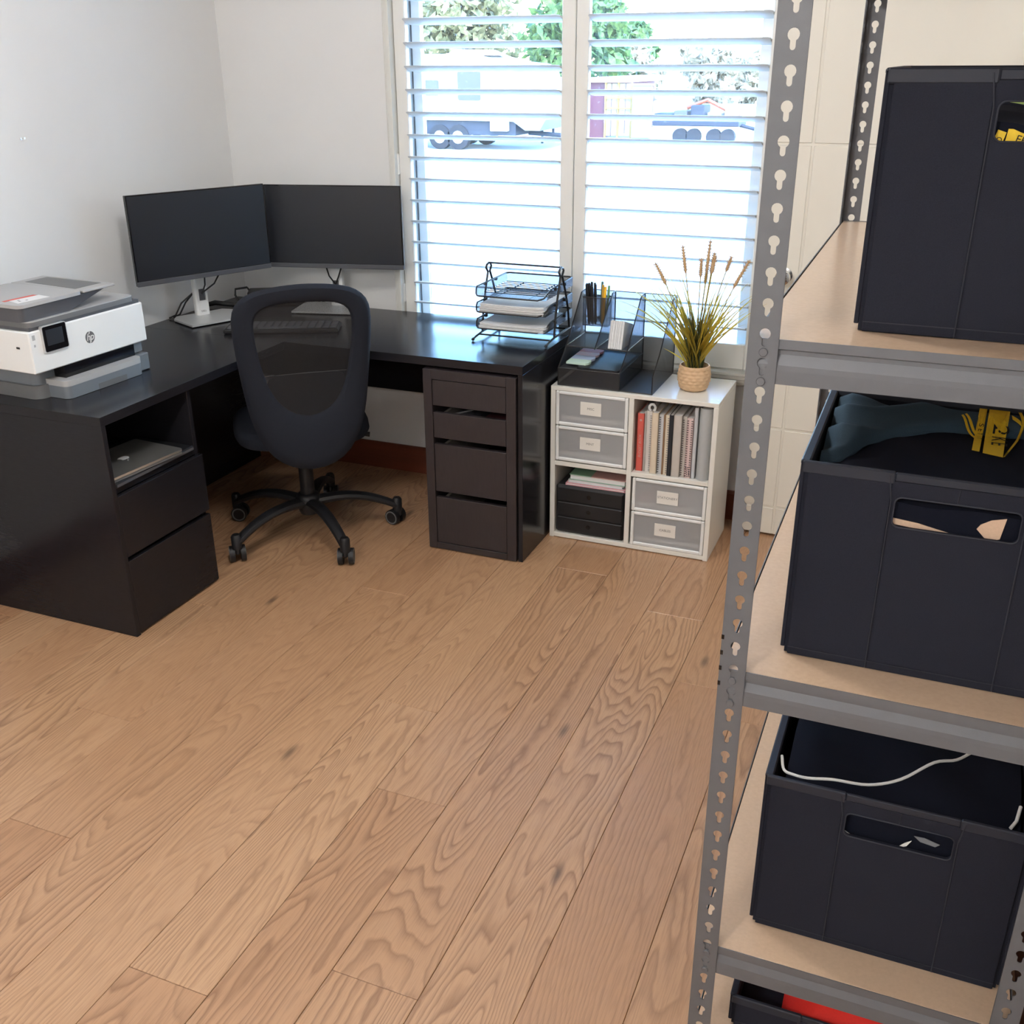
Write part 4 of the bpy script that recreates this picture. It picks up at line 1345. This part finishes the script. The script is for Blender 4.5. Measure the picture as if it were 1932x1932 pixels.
def panel(x, poly, m=C['meshYZ'], nm='side_panel'):
    p = MB().sheet([(x, y, z) for y, z in poly]).build(nm, m, OG, smooth=False, recalc=False)
    MB().tube([(x, y, z) for y, z in poly+poly[:1]], .0023, 6).build('edge_wire', C['wire'], p)
    return p


for x in (1.632, 1.860, 1.979):
    panel(x, sidep)
panel(1.747, [(-.284, .724), (-.085, .884), (-.052, .886), (-.045, .880), (-.045, .722)], nm='divider')


def flat(nm, pts, m):
    p = MB().sheet(pts).build(nm, m, OG, smooth=False, recalc=False)
    MB().tube(pts+pts[:1], .0021, 6).build('edge_wire', C['wire'], p)


flat('front_panel', [(1.632, -.345, Z0+.001), (1.860, -.345, Z0+.001), (1.860, -.345, .661), (1.632, -.345, .661)], C['meshXZ'])
flat('deck', [(1.632, -.345, .661), (1.860, -.345, .661), (1.860, -.047, .661), (1.632, -.047, .661)], C['meshXY'])
flat('upper_floor', [(1.632, -.262, .721), (1.860, -.262, .721), (1.860, -.047, .721), (1.632, -.047, .721)], C['meshXY'])
flat('base_sheet', [(1.632, -.345, Z0+.002), (1.979, -.345, Z0+.002), (1.979, -.047, Z0+.002), (1.632, -.047, Z0+.002)], C['meshXY'])
flat('back_panel', [(1.632, -.046, Z0+.002), (1.979, -.046, Z0+.002), (1.979, -.046, .886), (1.632, -.046, .886)], C['meshXZ'])
pcup = MB()
for (a, b, c_, d) in ((1.640, -.105, 1.738, -.105), (1.738, -.105, 1.738, -.055), (1.738, -.055, 1.640, -.055), (1.640, -.055, 1.640, -.105)):
    pcup.sheet([(a, b, .762), (c_, d, .762), (c_, d, .868), (a, b, .868)])
pcup.sheet([(1.640, -.105, .762), (1.738, -.105, .762), (1.738, -.055, .762), (1.640, -.055, .762)])
pc_ = pcup.build('pen_cup', C['meshXZ'], OG, smooth=False, recalc=False)
MB().tube([(1.640, -.105, .868), (1.738, -.105, .868), (1.738, -.055, .868), (1.640, -.055, .868), (1.640, -.105, .868)], .0018, 6).build('edge_wire', C['wire'], pc_)
t = thing('black_notebook', 'flat black notebook lying on the deck of the mesh organiser', 'notebook', (1.79, -.26, .6625))
MB().prism(rrect(1.70, 1.855, -.342, -.11, .008), .6627, .6690, 'z').build('cover', C['black'], t)
MB().prism(rrect(1.701, 1.853, -.3395, -.112, .006), .6640, .6676, 'z').build('pages', C['whiteplastic'], t)
nt = [('mint', 'tabmint', 'mint green', -.312), ('blue', 'tabblue', 'pale blue', -.262), ('pink', 'tabpink', 'pale pink', -.212), ('coral', 'tabcoral', 'coral pink', -.162)]
for i, (a, m, wd, y) in enumerate(nt):
    t = thing('sticky_pad', wd+' wavy edged sticky note pad in the row on the mesh organiser deck', 'sticky notes', (1.695, y, .669), group='pastel sticky note pads')
    wav = [(1.650, y), (1.722, y)] + [(1.722+.008*sin(pi*q)+.004, y+.056*q) for q in (.15, .4, .6, .85)] + [(1.722, y+.056), (1.650, y+.056)]
    MB().prism(wav, .6692+i*.0006, .6765+i*.0006, 'z').build('pad', C[m], t, smooth=False)
t = thing('card_stack', 'thick stack of white envelopes leaning in the mesh organiser', 'envelopes', (1.811, -.24, .722))
KM2 = Matrix.Translation((1.786, -.254, .7225)) @ Matrix.Rotation(R(-17), 4, 'X')
for i in range(13):
    x = i*.0040
    MB(KM2).box(x+.0002, x+.0037, .002*((i*7) % 3)*.5, .118, .0005, .100+.001*((i*5) % 3)).build('envelope', C['paper'] if i % 2 else C['folderwhite'], t, smooth=False)
rnd = random.Random(11)
pens = [('black', 'black')]*9
for i in range(13):
    if i < 9:
        x = 1.646+.0048*i+rnd.uniform(-.001, .001); m = 'black'; lb = 'black pen standing in the tight bunch in the mesh organiser'; g = 'black pens in the organiser'
    else:
        x = (1.703, 1.716, 1.724, 1.733)[i-9]; m = ('penteal', 'pengold', 'amber', 'pengreen')[i-9]
        lb = ('dark teal pen standing next to the black pens', 'bronze gold pen between the teal and green pens', 'amber yellow highlighter in the mesh organiser', 'pale green pen at the edge of the pen cup')[i-9]; g = 'coloured pens in the organiser'
    h = .148+rnd.uniform(-.008, .010)
    y = -.082+rnd.uniform(-.015, .012)
    b0 = Vector((x+(1.690-x)*.25, y, .7632)); b1 = Vector((x-.002, y-.012+rnd.uniform(0, .02), .7632+h))
    t = thing('pen', lb, 'pen', tuple(b0), group=g)
    dv = b1-b0
    MB().tube([b0, b0+dv*.06, b0+dv*.10, b0+dv*.70], [.001, .0026, .0042, .0042], 8).build('barrel', C[m], t)
    MB().tube([b0+dv*.70, b0+dv*.98, b1], [.0049, .0049, .0030], 8).build('cap', C[m], t)

# ================================================================== POTTED GRASS
PX, PY = 2.097, -.222
PG = thing('potted_grass', 'artificial wheat grass in a woven cream pot on the white cabinet', 'plant', (PX, PY, wh))
pp = [(.001, .001), (.040, .001), (.046, .006)]
for i in range(30):
    q = i/29
    pp.append((.0475+.0088*sin(pi*min(1, q*1.15)*.86)+.0012*q, .008+.080*q))
pp += [(.0515, .0895), (.0480, .090), (.0465, .084), (.0450, .070), (.001, .070)]


def weave(a, z, i):
    if i < 3 or i > 32: return 0
    k_ = int((z-.004)/.0118)
    zz = (z-.004)/.0118-k_
    return .0036*(abs(sin(a*7+(k_ % 2)*pi/2)))*sin(pi*zz)-.0004


MB().lathe(pp, 112, (PX, PY, wh), weave).build('pot', C['pot'], PG, ang=70)
MB().lathe([(.044, .072), (.02, .078), (.001, .079)], 20, (PX, PY, wh)).build('soil', C['soil'], PG)
rnd = random.Random(5)


def blade(m, az, lean, L, w, droop, seg=7, r0=None):
    r0 = rnd.uniform(0, .026) if r0 is None else r0
    a0 = rnd.uniform(0, 2*pi)
    p = Vector((PX+r0*cos(a0), PY+r0*sin(a0), wh+.072))
    d = Vector((sin(lean)*cos(az), sin(lean)*sin(az), cos(lean)))
    sd = d.cross(Vector((cos(az+pi/2+rnd.uniform(-.6, .6)), sin(az+pi/2), .1))).normalized()
    vs, fs = [], []
    for i in range(seg+1):
        q = i/seg
        ww = w*(1-q**2.2)*(.55+.45*min(1, q*4))+.00025
        if i < seg+1:
            vs += [p-sd*ww, p+sd*ww]
        out = Vector((cos(az), sin(az), 0))
        d = (d + out*droop/seg - Vector((0, 0, 1))*droop*q*1.1/seg).normalized()
        p = p + d*(L/seg)
    for i in range(seg):
        fs.append((2*i, 2*i+1, 2*i+3, 2*i+2))
    m.add(vs, fs)
    return p, d


mg, my = MB(), MB()
for i in range(150):
    blade(mg, rnd.uniform(0, 2*pi), rnd.uniform(.0, .20), rnd.uniform(.10, .26), .0024, rnd.uniform(0, .25))
for i in range(22):
    blade(mg, rnd.uniform(0, 2*pi), rnd.uniform(.2, .6), rnd.uniform(.07, .13), .0018, rnd.uniform(.1, .5))
for i in range(105):
    blade(my, rnd.uniform(0, 2*pi), rnd.uniform(.03, .42), rnd.uniform(.22, .40), .0030, rnd.uniform(.1, .9))
for az, ln, L, dr in ((pi*.98, .42, .40, 1.0), (pi*1.05, .50, .36, .9), (pi*.92, .40, .33, .8), (pi*1.1, .25, .44, .9), (0.05, .45, .34, .5), (-.2, .50, .30, .4), (.2, .38, .36, .4), (pi*1.02, .9, .14, .3)):
    blade(my, az, ln, L, .0028, dr, 9)
mg.build('foliage', C['bladegreen'], PG, smooth=False, recalc=False, kind='stuff')
my.build('dry_foliage', C['blade'], PG, smooth=False, recalc=False, kind='stuff')
tips = [((2.120, 1.118), .115, .01), ((2.100, 1.06), .075, -.02), ((2.133, 1.072), .08, .03), ((2.028, 1.095), .10, .0), ((1.930, 1.027), .10, .02), ((2.150, 1.075), .07, -.04), ((2.193, 1.064), .06, .02), ((2.258, 1.060), .12, .0), ((2.112, 1.03), .08, .03)]
for (tx, tz), L, yo in tips:
    tip = Vector((tx, PY+yo, tz))
    b0 = Vector((PX+(tx-PX)*.08, PY, wh+.074))
    ctl = Vector((PX+(tx-PX)*.45, PY+yo*.5, wh+.30))
    q2 = lambda q: b0*(1-q)**2+ctl*2*q*(1-q)+tip*q*q
    n0 = 1-L/(tip-b0).length
    MB().tube([q2(n0*i/6) for i in range(7)], .0017, 5).build('stem', C['blade'], PG)
    m = MB()
    cen = [q2(n0+(1-n0)*i/10) for i in range(11)]
    m.tube(cen, [.0026, .0050, .0056, .0055, .0053, .0050, .0046, .0041, .0036, .0030, .0014], 7)
    for i in range(1, 10):
        for j in range(6):
            a = 2*pi*j/6+i*.5
            ax = (cen[i+1]-cen[i-1]).normalized()
            s1 = ax.cross(Vector((.3, .9, .1))).normalized(); s2 = ax.cross(s1)
            d = s1*cos(a)+s2*sin(a)
            m.tube([cen[i]+d*.003, cen[i]+d*.0100+ax*.006], [.0016, .0004], 4)
    m.build('seed_head', C['spike'], PG, smooth=False)

# ================================================================== STEEL RACK
RX0, RX1, RY0, RY1 = 2.6245, 3.1145, -2.4140, -1.2965
RK = thing('shelving_rack', 'grey steel boltless shelving rack with keyhole posts holding black boxes', 'rack', ((RX0+RX1)/2, (RY0+RY1)/2, 0))
PWD, HP, HZ0 = .0385, .0381, 1.6936
HC = .0205


def keyhole():
    pts = []
    for i in range(14):
        a = R(-61+302*i/13)
        pts.append((.0070*cos(a), .0070*sin(a)))
    s_ = .0034
    pts += [(-s_, -.0105)] + [(s_*cos(R(a)), -.0130+s_*sin(R(a))) for a in (180, 216, 252, 288, 324, 360)] + [(s_, -.0105)]
    return pts


KH = keyhole()
KC = (0, -.0045)
Z_BOT = HZ0-HP*44


def post_mesh():
    """corner angle post: one leg in XZ (x 0..w), one in YZ (y 0..w), keyholes up both"""
    m = MB()
    def cell(zc, T):
        hw0, hw1 = -HC+.0012, PWD-HC
        zl, zh = zc-HP*.5, zc+HP*.5
        n = len(KH)
        angs = [atan2(b-KC[1], a-KC[0]) for a, b in KH]
        outer = []
        for an in angs:
            dx, dz = cos(an), sin(an)
            tt = 9
            if dx > 1e-9: tt = min(tt, (hw1-KC[0])/dx)
            if dx < -1e-9: tt = min(tt, (hw0-KC[0])/dx)
            if dz > 1e-9: tt = min(tt, (HP*.5-KC[1])/dz)
            if dz < -1e-9: tt = min(tt, (-HP*.5-KC[1])/dz)
            outer.append([KC[0]+dx*tt, KC[1]+dz*tt])
        for (cx, cz) in ((hw1, HP*.5), (hw0, HP*.5), (hw0, -HP*.5), (hw1, -HP*.5)):   # snap one ray to each corner
            j = min(range(n), key=lambda i: abs((atan2(cz-KC[1], cx-KC[0])-angs[i]+pi) % (2*pi)-pi))
            outer[j] = [cx, cz]
        t = .0016
        vs = []
        for d in (0, t):
            vs += [T(a+HC, zc+b, d) for a, b in KH] + [T(a+HC, zc+b, d) for a, b in outer]
        fs = []
        for i in range(n):
            j = (i+1) % n
            fs += [(i, j, n+j, n+i), (2*n+i, 3*n+i, 3*n+j, 2*n+j), (i, 2*n+i, 2*n+j, j)]
        m.add(vs, fs)
    for k in range(-3, 44):
        zc = HZ0-HP*k
        cell(zc, lambda a, z, d: (a, d, z))
        cell(zc, lambda a, z, d: (d, a, z))
    zt, zb = HZ0+HP*3.5, HZ0-HP*43.5
    m.box(0, .0014, 0, .0014, 0, zt)
    m.box(PWD-.0004, PWD, 0, .0016, zb, zt).box(0, .0016, PWD-.0004, PWD, zb, zt)
    m.box(0, PWD, 0, .0016, 0, zb).box(0, .0016, .0016, PWD, 0, zb)
    return m


LEV = [1.8375, 1.3445, .8525, .3175, .0650]
pm = post_mesh()
me = bpy.data.meshes.new('post')
me.from_pydata([tuple(v) for v in pm.v], [], pm.f)
me.materials.append(C['post'])
for (x, y, sx, sy) in ((RX0, RY0, 1, 1), (RX1, RY0, -1, 1), (RX0, RY1, 1, -1), (RX1, RY1, -1, -1)):
    o = bpy.data.objects.new('post', me)
    COL.objects.link(o)
    o.parent = RK
    o.matrix_local = wm(RK).inverted() @ Matrix.Translation((x, y, 0)) @ Matrix.Diagonal((sx, sy, 1, 1))
bprof = [(0, 0), (.0, -.0120), (.0050, -.0145), (.0050, -.0200), (.0, -.0330), (-.0005, -.0400), (-.0005, -.0580), (.0010, -.0580), (.0010, -.0405), (.0018, -.0335), (.0068, -.0205), (.0068, -.0155), (.020, -.0155), (.020, -.0140), (.0058, -.0140), (.0015, -.0112), (.0015, 0)]
for z in LEV:
    for (y, s_) in ((RY0+.0022, 1), (RY1-.0022, -1)):
        MB().prism([(y+s_*a, z+b) for a, b in bprof], RX0+.003, RX1-.003, 'x').build('beam', C['post'], RK, smooth=False)
    for (x, s_) in ((RX0+.0022, 1), (RX1-.0022, -1)):
        MB().prism([(x+s_*a, z+b) for a, b in bprof], RY0+.024, RY1-.024, 'y').build('beam', C['post'], RK, smooth=False)
    MB().box(RX0+.0055, RX1-.0055, RY0+.0055, RY1-.0055, z-.0135, z-.0008, .0006).build('shelf_board', C['board'], RK, smooth=False)
    for zz in (z-.0175, z-.0560):
        for x in (RX0+HC, RX1-HC):
            MB().lathe([(.001, -.0022), (.0052, -.0022), (.0060, -.0010), (.0060, .002), (.001, .002)], 16).v
            mv = MB(frame((x, RY0-.0004, zz), (1, 0, 0), (0, 0, 1)))
            mv.lathe([(.001, .0018), (.0050, .0018), (.0058, .0008), (.0058, -.003), (.001, -.003)], 16)
            mv.build('rivet', C['post'], RK)
for i in range(4):                                  # slots of the post splice
    z = .905-.026*i
    MB().box(RX0-.0004, RX0+.0035, RY0-.0006, RY0+.002, z-.0030, z+.0040).build('splice_slot', C['blackgloss'], RK, smooth=False)

# ================================================================== BLACK FABRIC BOXES
def storage_box(label, x0, x1, y0, y1, z0, h, loc_seam=.1155, w_flap=.170):
    t = thing('storage_box', label, 'box', ((x0+x1)/2, (y0+y1)/2, z0), group='black fabric boxes on the rack')
    zt = z0+h
    th = .006
    # front with a cut out hand hole, narrow bound flap
    sx0 = x0+loc_seam; sx1 = sx0+w_flap
    hx0, hx1, hz0, hz1 = sx0+.006, sx1-.006, zt-.078, zt-.034
    for (a, b) in ((x0+.004, sx0), (sx1, x1-.004)):
        MB().box(a, b, y0, y0+th, z0, zt, .0012).build('front_panel', C['boxfab'], t, smooth=False)
    md = MB()
    yy0 = y0+.0012
    hole = rrect(hx0, hx1, hz0, hz1, .009, 4)
    n = len(hole)
    crn = [(sx1, zt-.012), (sx0, zt-.012), (sx0, z0), (sx1, z0)]
    outer = [crn[i//5] for i in range(n)]
    vs = [(a, yy0, b) for a, b in hole]+[(a, yy0, b) for a, b in outer]+[(a, yy0+th, b) for a, b in hole]+[(a, yy0+th, b) for a, b in outer]
    fs = []
    for i in range(n):
        j = (i+1) % n
        fs += [(i, j, n+j, n+i), (2*n+i, 3*n+i, 3*n+j, 2*n+j), (i, 2*n+i, 2*n+j, j), (n+i, n+j, 3*n+j, 3*n+i)]
    md.add(vs, fs).build('front_flap', C['boxfab'], t, smooth=False)
    hl = [(a, yy0-.0006, b) for a, b in hole]
    MB().tube(hl+hl[:1], .0012, 6).build('hole_binding', C['boxedge'], t)
    for sx in (sx0, sx1):
        d = .008 if sx == sx0 else -.008
        MB().tube([(sx-d*.6, y0-.0004, zt-.004), (sx+d*.1, y0-.0006, zt-.04), (sx, y0-.0006, z0+.012), (sx, y0-.0004, z0+.002)], .0011, 6).build('seam', C['boxedge'], t)
    MB().tube([((sx0+sx1)/2, yy0-.0004, zt-.012), ((sx0+sx1)/2-.0015, yy0-.0004, hz1)], .0008, 5).build('seam', C['boxedge'], t)
    MB().box(x0+.004, x1-.004, y0-.0008, y0+.0002, z0+.012, z0+.0132).build('bottom_stitch', C['boxedge'], t, smooth=False)
    # sides stand a little proud and stop short of the base
    for (a, b) in ((x0-.007, x0-.001), (x1+.001, x1+.007)):
        MB().box(a, b, y0+.004, y1, z0+.0085, zt-.001, .001).build('side_panel', C['boxfab'], t, smooth=False)
    for (a, b) in ((x0-.001, x0+.005), (x1-.005, x1+.001)):
        MB().box(a, b, y0+th, y1-th, z0, zt-.002).build('side_lining', C['boxfab'], t, smooth=False)
    MB().box(x0+.004, x1-.004, y1-th, y1, z0, zt).build('back_panel', C['boxfab'], t, smooth=False)
    MB().box(x0+.004, x1-.004, y0+th, y1-th, z0, z0+.004).build('base_panel', C['boxfab'], t, smooth=False)
    rm = MB()
    rm.box(x0-.0075, x0+.0055, y0+.004, y1, zt-.006, zt+.0015, .002).box(x1-.0055, x1+.0075, y0+.004, y1, zt-.006, zt+.0015, .002)
    rm.box(x0-.004, sx0+.002, y0-.001, y0+th+.001, zt-.016, zt+.0015, .0018).box(sx1-.002, x1+.004, y0-.001, y0+th+.001, zt-.016, zt+.0015, .0018)
    rm.box(sx0+.002, sx1-.002, y0+.0005, y0+th+.001, zt-.012, zt, .0015)
    rm.box(x0, x1, y1-th-.001, y1+.001, zt-.008, zt+.0015, .0018)
    rm.build('rim_binding', C['boxedge'], t)
    return t


BD = .365
storage_box('black fabric box on the topmost visible shelf of the rack', 2.7505, 3.105, -2.330, -2.330+BD, LEV[1]+.0002, .312)
storage_box('black fabric box holding dark shirts, on the second visible shelf of the rack', 2.706, 3.086, -2.3365, -2.3365+BD, LEV[2]+.0002, .306)
storage_box('black fabric box with dark cloth edged in white cord, on the third visible shelf', 2.7065, 3.0865, -2.3365, -2.3365+BD, LEV[3]+.0002, .306)
storage_box('black fabric box near the floor with something red inside', 2.690, 3.070, -2.3365, -2.3365+BD, LEV[4]+.0002, .070+.0)


def cloth(name, label, m, x0, x1, y0, y1, zf, zbot, nx=36, ny=30, group=None, thick=None):
    """folded garment: soft top surface over straight sides"""
    t = thing(name, label, 'clothes', ((x0+x1)/2, y1-.15, zbot), group=group)
    g = MB()
    vs, fs = [], []
    for j in range(ny+1):
        for i in range(nx+1):
            u, v = i/nx, j/ny
            x = x0+(x1-x0)*u
            ya = y0(x) if callable(y0) else y0
            y = ya+(y1-ya)*v
            e = min(1, min(u, 1-u)*nx/3.0)*.5+.5
            e2 = min(1, min(v, 1-v)*ny/3.0)*.5+.5
            vs.append((x, y, zf(x, y)-.010*(1-e)*2-.010*(1-e2)*2))
    W1 = nx+1
    for j in range(ny):
        for i in range(nx):
            fs.append((j*W1+i, j*W1+i+1, (j+1)*W1+i+1, (j+1)*W1+i))
    per = [i for i in range(nx+1)]+[j*W1+nx for j in range(1, ny+1)]+[ny*W1+i for i in range(nx-1, -1, -1)]+[j*W1 for j in range(ny-1, 0, -1)]
    n0 = len(vs)
    for p in per:
        vs.append((vs[p][0], vs[p][1], zbot))
    k_ = len(per)
    for i in range(k_):
        fs.append((per[i], per[(i+1) % k_], n0+(i+1) % k_, n0+i))
    fs.append(tuple(n0+i for i in range(k_)))
    g.add(vs, fs).build('cloth', m, t, ang=60)
    return t


G1 = 'folded garments in the fabric boxes'
# second shelf: front shirt coloured for shade, rear shirt for window light, over a fold
ridge = [(2.70, -2.262), (2.744, -2.222), (2.774, -2.140), (2.816, -2.075), (2.862, -2.037), (2.917, -2.022), (3.1, -2.02)]


def ry_(x):
    return hull_interp(ridge, x)


def z_back(x, y):
    d = y-ry_(x)
    f = 1/(1+math.exp(-d/.006))
    wr = .0080*sin((y*1.0-x*.55)*70+sin(x*30)*1.1)*max(0, min(1, (2.95-x)/.15))
    return 1.126+.024*f+wr*f+.05*max(0, d)*f


cloth('folded_shirt', 'shirt lying flat at the front of the box on the second shelf, coloured near-black for shade', C['navy'], 2.714, 3.078, -2.328, -1.99, lambda x, y: 1.124+.002*sin(x*50+y*30), LEV[2]+.006, 30, 30, G1)
cloth('folded_shirt', 'wrinkled shirt with yellow print, coloured blue for window light, behind the flat one on the second shelf', C['teal'], 2.716, 3.076, lambda x: ry_(x)-.004, -1.985, lambda x, y: max(1.133, z_back(x, y)), 1.1275, 60, 40, G1)
prt = [o for o in bpy.data.objects if o.name.startswith('folded_shirt') and o.type == 'EMPTY'][-1]
SH = prt


def onfield(pts, m, nm, dz=.0022, par=None, zf=z_back):
    """flat print: a dense strip fan laid on the cloth"""
    o = MB()
    n = len(pts)
    cx = sum(p[0] for p in pts)/n; cy = sum(p[1] for p in pts)/n
    L = 5
    vs = []
    dense = []
    for (p, q) in zip(pts, pts[1:]+pts[:1]):
        for i in range(8):
            dense.append((p[0]+(q[0]-p[0])*i/8, p[1]+(q[1]-p[1])*i/8))
    k_ = len(dense)
    for l_ in range(L):
        f = 1-l_/(L-.5)
        for (a, b) in dense:
            x, y = cx+(a-cx)*f, cy+(b-cy)*f
            vs.append((x, y, zf(x, y)+dz))
    fs = []
    for l_ in range(L-1):
        for i in range(k_):
            fs.append((l_*k_+i, l_*k_+(i+1) % k_, (l_+1)*k_+(i+1) % k_, (l_+1)*k_+i))
    fs.append(tuple((L-1)*k_+i for i in range(k_)))
    o.add(vs, fs).build(nm, m, par or SH, smooth=False)


Yl, Kl = C['yellow'], C['yellowblk']
onfield([(2.9315, -1.960), (2.9430, -1.960), (2.9330, -2.116), (2.9225, -2.113)], Yl, 'print_strip')
onfield([(2.9460, -1.955), (2.9760, -1.965), (2.9650, -2.130), (2.9375, -2.120)], Yl, 'print_block')
for (p, q) in (((2.904, -2.009), (2.927, -2.056)), ((2.909, -2.004), (2.931, -2.048))):
    onfield([p, (p[0]+.003, p[1]+.003), (q[0]+.003, q[1]+.003), q], Yl, 'print_line')
for d in (0, .0052, .0104):
    onfield([(2.9655+d*.2, -2.128+d), (2.968+d*.2, -2.126+d), (2.995, -2.020+d*.4), (2.992, -2.019+d*.4)], Yl, 'print_line')
onfield([(2.977, -1.995), (2.990, -2.010), (2.992, -2.018), (2.978, -2.008)], Yl, 'print_star')
onfield([(2.984, -1.960), (2.989, -1.960), (2.997, -2.018), (2.992, -2.016)], Yl, 'print_line')


def cloth_text(body, size, x, y, ang, m, zf, dz, par, sp=1.0):
    """letters laid on the cloth surface"""
    M = Matrix.Translation((x, y, 0)) @ Matrix.Rotation(ang, 4, 'Z')
    o = text(body, size, M, m, None, 'lettering', 0.0, 'CENTER', space=sp)
    bpy.context.view_layer.update()
    me_ = bpy.data.meshes.new_from_object(o.evaluated_get(bpy.context.evaluated_depsgraph_get()))
    bpy.data.objects.remove(o)
    inv = wm(par).inverted()
    for v in me_.vertices:
        p = M @ v.co
        v.co = inv @ Vector((p.x, p.y, zf(p.x, p.y)+dz))
    q = bpy.data.objects.new('lettering', me_)
    COL.objects.link(q)
    q.parent = par
    return q


cloth_text('2KE', .0330, 2.9610, -2.050, R(-93), Kl, z_back, .0034, SH, 1.25)
cloth_text('SET IT', .0100, 2.9335, -2.040, R(-93), Kl, z_back, .0034, SH, 1.5)
cloth_text('EST', .0130, 2.968, -1.972, R(-5), Kl, z_back, .0034, SH)

t = thing('folded_shirt', 'tan cloth showing through the hand hole of the box on the second shelf', 'clothes', (2.88, -2.329, 1.0), group=G1)
MB().prism([(2.818, 1.0875), (2.826, 1.0915), (2.86, 1.0885), (2.910, 1.0785), (2.88, 1.0785), (2.83, 1.0825)], -2.3296, -2.3284, 'y').build('cloth_edge', C['tan'], t, smooth=False)
MB().prism([(2.934, 1.092), (2.938, 1.099), (2.950, 1.107), (2.968, 1.112), (2.964, 1.082), (2.950, 1.076)], -2.3296, -2.3284, 'y').build('cloth_fold', C['tan'], t, smooth=False)

# topmost visible shelf: shirt with print inside the hand hole, green card
zf1 = lambda x, y: LEV[1]+.262+.004*sin(x*40)
cloth('folded_shirt', 'black shirt with gold print filling the box on the topmost visible shelf', C['navy'], 2.760, 3.095, -2.3205, -2.0, zf1, LEV[1]+.006, 20, 16, G1)
S1 = [o for o in bpy.data.objects if o.name.startswith('folded_shirt') and o.type == 'EMPTY'][-1]
MB().prism([(2.876, 1.5915), (2.8855, 1.5885), (2.8800, 1.566), (2.870, 1.570)], -2.3222, -2.3208, 'y').build('print_tag', Yl, S1, smooth=False)
MB().prism([(2.8870, 1.5925), (2.892, 1.5925), (2.915, 1.5830), (2.925, 1.579), (2.925, 1.562), (2.8835, 1.562)], -2.3222, -2.3208, 'y').build('print_block', Yl, S1, smooth=False)
text('EEP', .0120, frame((2.905, -2.3224, 1.5795), (.96, 0, -.28), (.28, 0, .96)), Kl, S1)
text('O', .0085, frame((2.8785, -2.3224, 1.580), (.96, 0, -.28), (.28, 0, .96)), Kl, S1)
t = thing('green_card', 'pale green card edge inside the box on the topmost visible shelf', 'card', (2.93, -2.3215, 1.6))
MB().prism([(2.882, 1.6215), (2.960, 1.6225), (2.960, 1.612), (2.900, 1.6185)], -2.3216, -2.3206, 'y').build('sheet', C['greencard'], t, smooth=False)

# third shelf: navy cloth, white cord along its edge
zf3 = lambda x, y: LEV[3]+.296+.016*max(0, min(1, (y+2.31)/.10))+.006*sin(x*35+y*20)
cloth('folded_blanket', 'navy black cloth piped with white cord in the box on the third shelf', C['navy'], 2.728, 3.076, -2.322, -1.985, zf3, LEV[3]+.006, 28, 22, G1)
S3 = [o for o in bpy.data.objects if o.name.startswith('folded_blanket') and o.type == 'EMPTY'][-1]
cp = [(2.716, -2.270), (2.724, -2.298), (2.740, -2.306), (2.763, -2.311), (2.801, -2.307), (2.854, -2.290), (2.900, -2.265), (2.946, -2.221), (2.981, -2.188), (3.01, -2.15)]
MB().tube(smooth([(x, y, max(zf3(x, y), .607)+.004) for x, y in cp], 5), .0024, 8).build('white_piping', C['whitecord'], S3)
MB().tube([(3.060, -2.305, .608), (3.068, -2.290, .612), (3.074, -2.26, .618)], .0026, 8).build('white_piping', C['whitecord'], S3)
MB().tube([(2.819, -2.3285, .560), (2.826, -2.3285, .549), (2.842, -2.3285, .5405)], .0018, 6).build('white_piping', C['whitecord'], S3)
MB().prism([(2.908, .539), (2.922, .548), (2.928, .560), (2.919, .553), (2.913, .546)], -2.3290, -2.3278, 'y').build('cord_end', C['whitecord'], S3, smooth=False)
MB().prism([(2.930, .570), (2.945, .571), (2.968, .565), (2.962, .559), (2.940, .562)], -2.3288, -2.3278, 'y').build('grey_patch', C['bluegrey'], S3, smooth=False)

# near the floor: red cloth
zf4 = lambda x, y: LEV[4]+.030+.028*max(0, 1-abs(x-2.90)/.12)*max(0, min(1, (y+2.325)/.03))
cloth('red_cloth', 'bright red cloth in the black box near the floor', C['red'], 2.770, 3.05, -2.318, -2.05, lambda x, y: zf4(x, y)+.028*max(0, min(1, (x-2.77)/.05)), LEV[4]+.005, 24, 16)
